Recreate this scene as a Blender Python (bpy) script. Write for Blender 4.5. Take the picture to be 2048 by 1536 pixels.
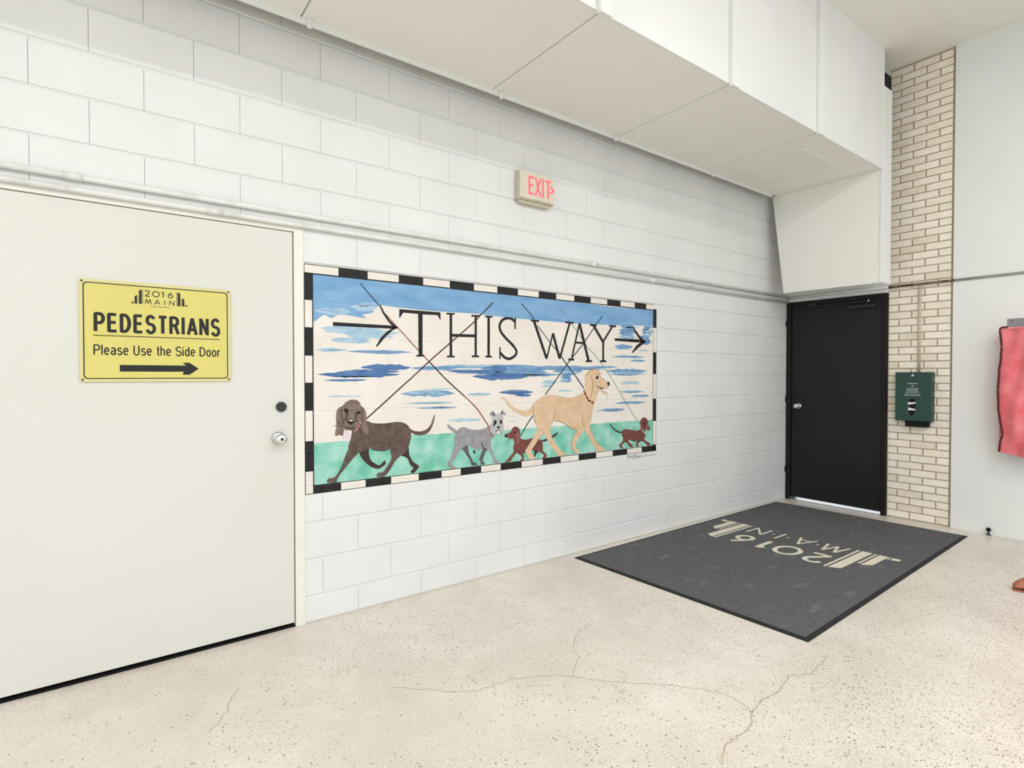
import bpy, bmesh, math, random
from math import pi, sin, cos, radians
from mathutils import Vector, Matrix
from mathutils.geometry import tessellate_polygon

for o in list(bpy.data.objects): bpy.data.objects.remove(o, do_unlink=True)
S = bpy.context.scene
COL = S.collection
random.seed(7)

# ------------------------------------------------------------------ camera
cam = bpy.data.cameras.new('camera'); camo = bpy.data.objects.new('camera', cam); COL.objects.link(camo)
camo.location = (-1.2072, -3.0967, 1.3635)
cam.sensor_fit = 'HORIZONTAL'; cam.sensor_width = 36.0
cam.lens = 36.0*1110.9/2048.0
camo.rotation_euler = (pi/2 - 0.0157, 0.0, 0.9276 - pi/2)
cam.clip_start = 0.02; cam.clip_end = 100
S.camera = camo

# ------------------------------------------------------------------ daylight and exposure
w = bpy.data.worlds.new('world'); S.world = w; w.use_nodes = True
bg = w.node_tree.nodes['Background']
bg.inputs[0].default_value = (0.93, 0.985, 1.07, 1); bg.inputs[1].default_value = 1.12
S.view_settings.view_transform = 'Standard'; S.view_settings.look = 'None'
S.view_settings.gamma = 1.0; S.view_settings.use_curve_mapping = False
S.view_settings.exposure = 0.29
LAMP_POWER = 26.0          # watts of each ceiling strip light

# ------------------------------------------------------------------ material helpers
def lin(c):
    return tuple(((v/255.0)/12.92 if v/255.0 <= .04045 else ((v/255.0+.055)/1.055)**2.4) for v in c) + (1.0,)
MATS = {}
def mat(name, c1, c2=None, scale=6.0, rough=.6, metal=0.0, bump=0.0, bscale=60.0, detail=4.0, emit=0.0, stretch=None, spec=.4, lo=.35, hi=.65):
    m = bpy.data.materials.new(name); m.use_nodes = True; MATS[name] = m
    nt = m.node_tree; b = nt.nodes['Principled BSDF']
    b.inputs['Roughness'].default_value = rough; b.inputs['Metallic'].default_value = metal
    b.inputs['Specular IOR Level'].default_value = spec
    b.inputs['Base Color'].default_value = lin(c1)
    tc = nt.nodes.new('ShaderNodeNewGeometry')
    src = tc.outputs['Position']
    if stretch:
        mp = nt.nodes.new('ShaderNodeMapping'); mp.inputs['Scale'].default_value = stretch
        nt.links.new(src, mp.inputs['Vector']); src = mp.outputs['Vector']
    if c2:
        n = nt.nodes.new('ShaderNodeTexNoise'); n.inputs['Scale'].default_value = scale; n.inputs['Detail'].default_value = detail
        nt.links.new(src, n.inputs['Vector'])
        r = nt.nodes.new('ShaderNodeValToRGB')
        r.color_ramp.elements[0].position = lo; r.color_ramp.elements[1].position = hi
        r.color_ramp.elements[0].color = lin(c1); r.color_ramp.elements[1].color = lin(c2)
        nt.links.new(n.outputs['Fac'], r.inputs['Fac']); nt.links.new(r.outputs['Color'], b.inputs['Base Color'])
    if bump:
        n2 = nt.nodes.new('ShaderNodeTexNoise'); n2.inputs['Scale'].default_value = bscale; n2.inputs['Detail'].default_value = 5
        nt.links.new(src, n2.inputs['Vector'])
        bp = nt.nodes.new('ShaderNodeBump'); bp.inputs['Strength'].default_value = bump; bp.inputs['Distance'].default_value = .004
        nt.links.new(n2.outputs['Fac'], bp.inputs['Height']); nt.links.new(bp.outputs['Normal'], b.inputs['Normal'])
    if emit:
        b.inputs['Emission Color'].default_value = lin(c1); b.inputs['Emission Strength'].default_value = emit
    return m

mat('block_paint', (229,229,226), (223,223,220), 2.0, rough=.55, bump=.35, bscale=90)
mat('plaster_paint', (237,238,234), (232,233,229), 1.2, rough=.6, bump=.12, bscale=40)
mat('soffit_paint', (242,240,233), (238,236,228), 1.0, rough=.6, bump=.06, bscale=30)
mat('front_paint', (236,236,233), (230,230,227), 1.2, rough=.5, bump=.05, bscale=30)
mat('ceiling_paint', (243,242,235), (239,237,230), .8, rough=.75, bump=.1, bscale=60)
mat('door_cream', (218,216,209), (214,212,204), .9, rough=.42, bump=.03, bscale=14)
mat('frame_cream', (234,231,222), (228,225,215), 1.5, rough=.45)
mat('pipe_white', (228,228,223), (205,203,196), 9, rough=.45, bump=.15, bscale=80, lo=.5, hi=.8)
mat('pipe_rust', (120,110,98), (84,50,32), 14, rough=.7, bump=.3, bscale=120)
mat('pipe_grey', (190,190,184), (165,163,156), 8, rough=.6)
mat('pipe_beige', (208,198,176), (196,184,160), 20, rough=.6)
mat('mortar', (184,170,147), (168,153,131), 25, rough=.9, bump=.4, bscale=200)
mat('brick_a', (251,243,227), (244,234,216), 14, rough=.75, bump=.35, bscale=160)
mat('brick_b', (248,239,222), (241,230,211), 14, rough=.75, bump=.35, bscale=160)
mat('brick_c', (254,247,232), (247,238,220), 14, rough=.75, bump=.35, bscale=160)
mat('brick_d', (241,230,211), (232,219,199), 14, rough=.75, bump=.35, bscale=160)
mat('black_door', (23,22,23), (27,25,26), 3, rough=.42, spec=.3)
mat('black_frame', (14,13,13), (18,17,17), 5, rough=.5, spec=.3)
mat('closer_metal', (44,43,43), (38,37,37), 8, rough=.35, metal=.3)
mat('chrome', (225,225,224), rough=.14, metal=1.0)
mat('brushed_steel', (200,200,198), (180,180,178), 30, rough=.32, metal=1.0)
mat('dark_metal', (62,64,62), (50,52,50), 40, rough=.5, metal=.4)
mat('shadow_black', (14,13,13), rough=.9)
mat('sign_yellow', (215,205,114), (211,200,108), 3, rough=.38)
mat('sign_edge', (214,206,142), rough=.5)
mat('sign_black', (24,22,20), rough=.5)
mat('sign_grey', (120,112,78), rough=.5)
mat('exit_body', (200,193,172), (190,182,160), 30, rough=.6, bump=.15)
mat('exit_face', (222,214,194), (214,205,184), 20, rough=.5)
mat('exit_red', (255,96,108), rough=.4, emit=.55)
mat('green_metal', (40,74,62), (35,66,55), 60, rough=.45, bump=.1, bscale=300)
mat('white_ink', (190,200,192), rough=.6)
mat('white_bag', (240,240,238), rough=.5)
mat('red_vinyl', (226,100,106), (238,134,138), 7, rough=.42, bump=.3, bscale=9)
mat('red_vinyl_lip', (244,150,152), rough=.4)  # paler red puts a highlight into the colour of the cover's top
mat('maroon_piping', (84,22,26), rough=.5)
mat('grey_plate', (150,152,152), (140,142,142), 10, rough=.5, metal=.2)
mat('shoe_leather', (176,112,84), (160,98,72), 20, rough=.45)
mat('shoe_sole', (70,30,24), rough=.7)
mat('mat_rubber', (30,30,30), (36,36,36), 30, rough=.8)
mat('mat_logo', (226,219,200), (214,207,188), 300, rough=.95, detail=2)
mat('crack', (176,164,146), (196,185,168), 30, rough=.9)
mat('lamp_tube', (255,250,240), rough=.4, emit=3.0)
mat('lamp_housing', (230,230,228), rough=.5)
# mural paints
for n, a, b_, sc in (('cream',(233,227,217),(226,219,208),5),('sky',(110,154,196),(132,174,208),4),('wash',(146,180,208),(180,202,218),9),
    ('mid',(96,138,180),(128,164,194),10),('deep',(66,100,154),(92,128,174),9),('pale',(150,186,202),(182,206,212),10),
    ('grass',(104,186,158),(166,213,199),8),('black',(22,20,20),(32,30,30),20),('navy',(38,46,84),(30,36,66),20),
    ('leash_brown',(92,52,50),(64,40,42),12),('leash_rust',(160,92,74),(120,70,60),12),('leash_teal',(104,140,140),(120,152,150),12),
    ('hound',(106,88,80),(82,67,60),24),('hound_dark',(66,50,45),(54,41,38),22),('hound_light',(134,116,103),(112,95,85),26),
    ('tongue',(230,220,222),(214,200,204),40),('collar',(176,70,78),(150,52,62),60),('collar_rust',(150,88,76),(120,66,58),60),('collar_red',(140,36,40),(104,28,34),60),
    ('grey_fur',(158,157,158),(138,137,139),26),('grey_dark',(104,103,105),(80,79,81),26),('grey_light',(190,189,189),(168,167,168),26),
    ('dachs',(126,72,66),(104,58,54),26),('dachs_dark',(70,38,36),(60,32,32),26),('dachs_light',(146,92,84),(126,76,70),26),('charcoal',(58,54,58),(48,45,48),26),
    ('golden',(222,192,158),(208,178,143),14),('golden_light',(226,198,166),(216,186,152),20),('golden_dark',(160,122,92),(148,110,82),20),('ink',(70,74,92),(96,98,112),30)):
    mat('paint_'+n, a, b_, sc, rough=.5, spec=.3, stretch=(1,1,3.2) if n in('sky','wash','mid','deep','pale') else None)

def floor_material():
    m = bpy.data.materials.new('polished_concrete'); m.use_nodes = True; MATS['concrete'] = m
    nt = m.node_tree; N = nt.nodes; L = nt.links; b = N['Principled BSDF']
    g = N.new('ShaderNodeNewGeometry'); P = g.outputs['Position']
    def noise(sc, det=4, rough=.5):
        n = N.new('ShaderNodeTexNoise'); n.inputs['Scale'].default_value = sc; n.inputs['Detail'].default_value = det
        n.inputs['Roughness'].default_value = rough; L.new(P, n.inputs['Vector']); return n.outputs['Fac']
    def ramp(fac, p0, c0, p1, c1):
        r = N.new('ShaderNodeValToRGB'); r.color_ramp.elements[0].position = p0; r.color_ramp.elements[1].position = p1
        r.color_ramp.elements[0].color = c0; r.color_ramp.elements[1].color = c1; L.new(fac, r.inputs['Fac']); return r.outputs['Color']
    def mix(fac, a, c):
        x = N.new('ShaderNodeMix'); x.data_type = 'RGBA'
        if isinstance(fac, float): x.inputs[0].default_value = fac
        else: L.new(fac, x.inputs[0])
        for i, v in ((6, a), (7, c)):
            if isinstance(v, tuple): x.inputs[i].default_value = v
            else: L.new(v, x.inputs[i])
        return x.outputs[2]
    def math_(op, a, c):
        x = N.new('ShaderNodeMath'); x.operation = op
        for i, v in ((0, a), (1, c)):
            if isinstance(v, float): x.inputs[i].default_value = v
            else: L.new(v, x.inputs[i])
        return x.outputs[0]
    base = ramp(noise(1.6, 6, .6), .32, lin((214,206,193)), .68, lin((235,228,216)))
    mott = ramp(noise(9, 5, .7), .4, (0,0,0,1), .75, (1,1,1,1))
    base = mix(math_('MULTIPLY', mott, .45), base, lin((206,198,185)))
    fine = ramp(noise(110, 3, .7), .36, (1,1,1,1), .5, (0,0,0,1))
    base = mix(math_('MULTIPLY', fine, .38), base, lin((172,158,138)))
    # exposed aggregate: dark chips where the slab is ground deepest
    def chips(scale, thr, seed):
        v = N.new('ShaderNodeTexVoronoi'); v.inputs['Scale'].default_value = scale
        mp = N.new('ShaderNodeMapping'); mp.inputs['Location'].default_value = (seed, seed*.7, 0); L.new(P, mp.inputs['Vector']); L.new(mp.outputs['Vector'], v.inputs['Vector'])
        d = math_('LESS_THAN', v.outputs['Distance'], thr)
        sx = N.new('ShaderNodeSeparateColor'); L.new(v.outputs['Color'], sx.inputs[0])
        return d, sx.outputs[0], sx.outputs[1]
    patch = ramp(noise(.9, 3, .6), .46, (0,0,0,1), .62, (1,1,1,1))
    sep = N.new('ShaderNodeSeparateXYZ'); L.new(P, sep.inputs[0])
    worn = N.new('ShaderNodeMapRange'); L.new(sep.outputs[1], worn.inputs[0])          # the slab is worn deeper away from the wall
    worn.inputs[1].default_value = -1.2; worn.inputs[2].default_value = -2.2; worn.inputs[3].default_value = 0.06; worn.inputs[4].default_value = .5
    dens = math_('ADD', math_('MULTIPLY', patch, .45), worn.outputs[0])
    for sc, thr, sd, col, k in ((70, .27, 0.0, (112,90,72), .40), (130, .32, 3.1, (146,126,106), .6), (48, .19, 7.7, (84,70,58), .2), (70, .3, 5.2, (234,229,217), .3)):
        d, r1, r2 = chips(sc, thr, sd)
        on = math_('MULTIPLY', d, math_('LESS_THAN', r1, math_('MULTIPLY', dens, k)))
        base = mix(math_('MULTIPLY', on, .8), base, lin(col))
    L.new(base, b.inputs['Base Color'])
    rg = N.new('ShaderNodeMapRange'); L.new(noise(3, 5, .7), rg.inputs[0]); rg.inputs[3].default_value = .2; rg.inputs[4].default_value = .42
    L.new(rg.outputs[0], b.inputs['Roughness']); b.inputs['Specular IOR Level'].default_value = .42
    bp = N.new('ShaderNodeBump'); bp.inputs['Strength'].default_value = .06; bp.inputs['Distance'].default_value = .002
    L.new(noise(60, 4), bp.inputs['Height']); L.new(bp.outputs['Normal'], b.inputs['Normal'])
floor_material()

def carpet_material():
    m = bpy.data.materials.new('carpet_grey'); m.use_nodes = True; MATS['carpet'] = m
    nt = m.node_tree; N = nt.nodes; L = nt.links; b = N['Principled BSDF']
    P = N.new('ShaderNodeNewGeometry').outputs['Position']
    def noise(sc, det, st=None):
        n = N.new('ShaderNodeTexNoise'); n.inputs['Scale'].default_value = sc; n.inputs['Detail'].default_value = det
        if st:
            mp = N.new('ShaderNodeMapping'); mp.inputs['Scale'].default_value = st; L.new(P, mp.inputs['Vector']); L.new(mp.outputs['Vector'], n.inputs['Vector'])
        else: L.new(P, n.inputs['Vector'])
        return n.outputs['Fac']
    def ramp(f, a, ca, c, cc):
        r = N.new('ShaderNodeValToRGB'); r.color_ramp.elements[0].position = a; r.color_ramp.elements[1].position = c
        r.color_ramp.elements[0].color = ca; r.color_ramp.elements[1].color = cc; L.new(f, r.inputs['Fac']); return r.outputs['Color']
    x = N.new('ShaderNodeMix'); x.data_type = 'RGBA'
    L.new(ramp(noise(140, 4), .3, lin((72,73,74)), .7, lin((113,114,115))), x.inputs[6])
    x.inputs[7].default_value = lin((146,148,149))
    fac = ramp(noise(2.6, 6, (1.5,3,1)), .6, (0,0,0,1), .85, (.6,.6,.6,1)); L.new(fac, x.inputs[0])
    L.new(x.outputs[2], b.inputs['Base Color']); b.inputs['Roughness'].default_value = .95; b.inputs['Specular IOR Level'].default_value = .15
    bp = N.new('ShaderNodeBump'); bp.inputs['Strength'].default_value = .5; bp.inputs['Distance'].default_value = .004
    L.new(noise(260, 3), bp.inputs['Height']); L.new(bp.outputs['Normal'], b.inputs['Normal'])
carpet_material()

# ------------------------------------------------------------------ object helpers
WLOC = {}
def _link(o, parent, loc):
    COL.objects.link(o)
    if parent is not None:
        o.parent = parent; pl = WLOC[parent.name]
        o.location = Vector(loc) - pl
    else: o.location = loc
    WLOC[o.name] = Vector(loc)
    return o
def tag(o, label=None, cat=None, group=None, kind=None):
    if label: o['label'] = label
    if cat: o['category'] = cat
    if group: o['group'] = group
    if kind: o['kind'] = kind
    return o
def thing(name, loc, label, cat, group=None, kind=None):
    o = bpy.data.objects.new(name, None); o.empty_display_size = .05
    _link(o, None, loc); return tag(o, label, cat, group, kind)
def obj(name, bm, m, parent=None, origin=None, smooth=False, label=None):
    """bm holds world coordinates; the object's origin is put at origin (or its parent's)"""
    org = Vector(origin) if origin is not None else (WLOC[parent.name] if parent is not None else Vector((0,0,0)))
    bmesh.ops.translate(bm, verts=bm.verts, vec=-org)
    bmesh.ops.recalc_face_normals(bm, faces=bm.faces)
    me = bpy.data.meshes.new(name); bm.to_mesh(me); bm.free()
    for k in (m if isinstance(m, (list, tuple)) else [m]): me.materials.append(MATS[k])
    if smooth:
        for p in me.polygons: p.use_smooth = True
    o = bpy.data.objects.new(name, me); _link(o, parent, org)
    if label: o['label'] = label
    return o
def box(bm, a, b, bev=0.0, seg=1):
    t = bmesh.new()
    x0,x1 = sorted((a[0],b[0])); y0,y1 = sorted((a[1],b[1])); z0,z1 = sorted((a[2],b[2]))
    v = [t.verts.new(p) for p in ((x0,y0,z0),(x1,y0,z0),(x1,y1,z0),(x0,y1,z0),(x0,y0,z1),(x1,y0,z1),(x1,y1,z1),(x0,y1,z1))]
    for f in ((0,3,2,1),(4,5,6,7),(0,1,5,4),(1,2,6,5),(2,3,7,6),(3,0,4,7)): t.faces.new([v[i] for i in f])
    if bev: bmesh.ops.bevel(t, geom=list(t.edges), offset=bev, segments=seg, affect='EDGES', profile=.5)
    me = bpy.data.meshes.new('tmp'); t.to_mesh(me); t.free(); bm.from_mesh(me); bpy.data.meshes.remove(me)
    return bm
def BX(a, b, bev=0.0, seg=1): return box(bmesh.new(), a, b, bev, seg)
def prism(bm, pts, axis, d0, d1):
    """extrude a polygon; axis 'y': pts are (x,z); 'x': pts are (y,z); 'z': pts are (x,y)"""
    def P(p, d): return {'y':(p[0],d,p[1]), 'x':(d,p[0],p[1]), 'z':(p[0],p[1],d)}[axis]
    tri = tessellate_polygon([[Vector((p[0],p[1],0)) for p in pts]])
    A = [bm.verts.new(P(p,d0)) for p in pts]; B = [bm.verts.new(P(p,d1)) for p in pts]; n = len(pts)
    for t in tri:
        bm.faces.new([A[i] for i in t]); bm.faces.new([B[i] for i in reversed(t)])
    for i in range(n): bm.faces.new((A[i],A[(i+1)%n],B[(i+1)%n],B[i]))
    return bm
def tube(bm, pts, r, n=10, caps=True):
    pts = [Vector(p) for p in pts]; rings = []
    up = Vector((0,0,1))
    for i, p in enumerate(pts):
        d = (pts[min(i+1,len(pts)-1)] - pts[max(i-1,0)]).normalized()
        a = d.cross(up)
        if a.length < 1e-3: a = d.cross(Vector((1,0,0)))
        a.normalize(); b = d.cross(a).normalized()
        rr = r[i] if isinstance(r, (list,tuple)) else r
        rings.append([bm.verts.new(p + a*rr*cos(2*pi*k/n) + b*rr*sin(2*pi*k/n)) for k in range(n)])
    for i in range(len(rings)-1):
        for k in range(n): bm.faces.new((rings[i][k],rings[i][(k+1)%n],rings[i+1][(k+1)%n],rings[i+1][k]))
    if caps: bm.faces.new(list(reversed(rings[0]))); bm.faces.new(rings[-1])
    return bm
def T(pts, r, n=10): return tube(bmesh.new(), pts, r, n)
def lathe(bm, prof, centre, axis, n=24):
    """prof: (distance along axis, radius)"""
    ax = Vector(axis).normalized(); a = ax.cross(Vector((0,0,1)))
    if a.length < 1e-3: a = Vector((1,0,0))
    a.normalize(); b = ax.cross(a); c = Vector(centre)
    return tube_rings(bm, [(c+ax*d, a, b, r) for d, r in prof], n)
def tube_rings(bm, spec, n):
    rings = [[bm.verts.new(c + a*r*cos(2*pi*k/n) + b*r*sin(2*pi*k/n)) for k in range(n)] for c,a,b,r in spec]
    for i in range(len(rings)-1):
        for k in range(n): bm.faces.new((rings[i][k],rings[i][(k+1)%n],rings[i+1][(k+1)%n],rings[i+1][k]))
    bm.faces.new(list(reversed(rings[0]))); bm.faces.new(rings[-1]); return bm
def catmull(pts, n=4, closed=True):
    if len(pts) < 3: return list(pts)
    out = []; N = len(pts)
    for i in range(N if closed else N-1):
        g = (lambda k: pts[k % N]) if closed else (lambda k: pts[min(max(k,0),N-1)])
        p0,p1,p2,p3 = g(i-1),g(i),g(i+1),g(i+2)
        for j in range(n):
            t = j/n
            out.append(tuple(.5*((2*p1[k])+(-p0[k]+p2[k])*t+(2*p0[k]-5*p1[k]+4*p2[k]-p3[k])*t*t+(-p0[k]+3*p1[k]-3*p2[k]+p3[k])*t**3) for k in (0,1)))
    if not closed: out.append(tuple(pts[-1]))
    return out
def ribbon(pts, wd, taper=0.0):
    n = len(pts); L = []; R = []
    for i, p in enumerate(pts):
        a = Vector(pts[max(i-1,0)]); b = Vector(pts[min(i+1,n-1)]); d = (b-a); d = d.normalized() if d.length > 1e-9 else Vector((1,0))
        nn = Vector((-d.y, d.x)); k = wd/2
        if 0 < i < n-1:
            d1 = (Vector(p)-a); d2 = (b-Vector(p))
            if d1.length > 1e-9 and d2.length > 1e-9:
                c = max(.5, cos(d1.angle(d2)/2)); k /= c
        L.append((p[0]+nn.x*k, p[1]+nn.y*k)); R.append((p[0]-nn.x*k, p[1]-nn.y*k))
    return L, R
def flat_fill(bm, pts, M):
    vs = [bm.verts.new(M(p)) for p in pts]
    for t in tessellate_polygon([[Vector((p[0],p[1],0)) for p in pts]]):
        try: bm.faces.new([vs[i] for i in t])
        except ValueError: pass
def flat_ribbon(bm, pts, wd, M, lift=None, k0=0):
    # sharp corners start a new stroke; each stroke lies a hair above the one before
    runs = [[pts[0]]]
    for i in range(1, len(pts)):
        runs[-1].append(pts[i])
        if lift is not None and i < len(pts)-1:
            d1 = Vector(pts[i])-Vector(pts[i-1]); d2 = Vector(pts[i+1])-Vector(pts[i])
            if d1.length > 1e-9 and d2.length > 1e-9 and d1.angle(d2) > .9: runs.append([pts[i]])
    for r in runs:
        L, R = ribbon(r, wd); off = Vector(lift)*k0 if lift is not None else Vector((0,0,0))
        a = [bm.verts.new(Vector(M(p))+off) for p in L]; b = [bm.verts.new(Vector(M(p))+off) for p in R]
        for i in range(len(a)-1): bm.faces.new((a[i],b[i],b[i+1],a[i+1]))
        k0 += 1
    return k0
def text_polys(txt, offset=0.0, space=1.0):
    """tessellated text in its own plane, bounding box scaled to 1 x 1"""
    cu = bpy.data.curves.new('txt','FONT'); cu.body = txt; cu.offset = offset; cu.space_character = space; cu.resolution_u = 4
    o = bpy.data.objects.new('txt', cu); COL.objects.link(o)
    dg = bpy.context.evaluated_depsgraph_get(); me = bpy.data.meshes.new_from_object(o.evaluated_get(dg))
    vs = [v.co.copy() for v in me.vertices]; fs = [tuple(p.vertices) for p in me.polygons]
    bpy.data.objects.remove(o); bpy.data.curves.remove(cu); bpy.data.meshes.remove(me)
    x0 = min(v.x for v in vs); x1 = max(v.x for v in vs); y0 = min(v.y for v in vs); y1 = max(v.y for v in vs)
    return [((v.x-x0)/(x1-x0), (v.y-y0)/(y1-y0)) for v in vs], fs
def flat_text(bm, txt, x0, x1, y0, y1, M, offset=0.0, space=1.0):
    vs, fs = text_polys(txt, offset, space)
    V = [bm.verts.new(M((x0+(x1-x0)*a, y0+(y1-y0)*b))) for a, b in vs]
    for f in fs:
        try: bm.faces.new([V[i] for i in f])
        except ValueError: pass

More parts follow.
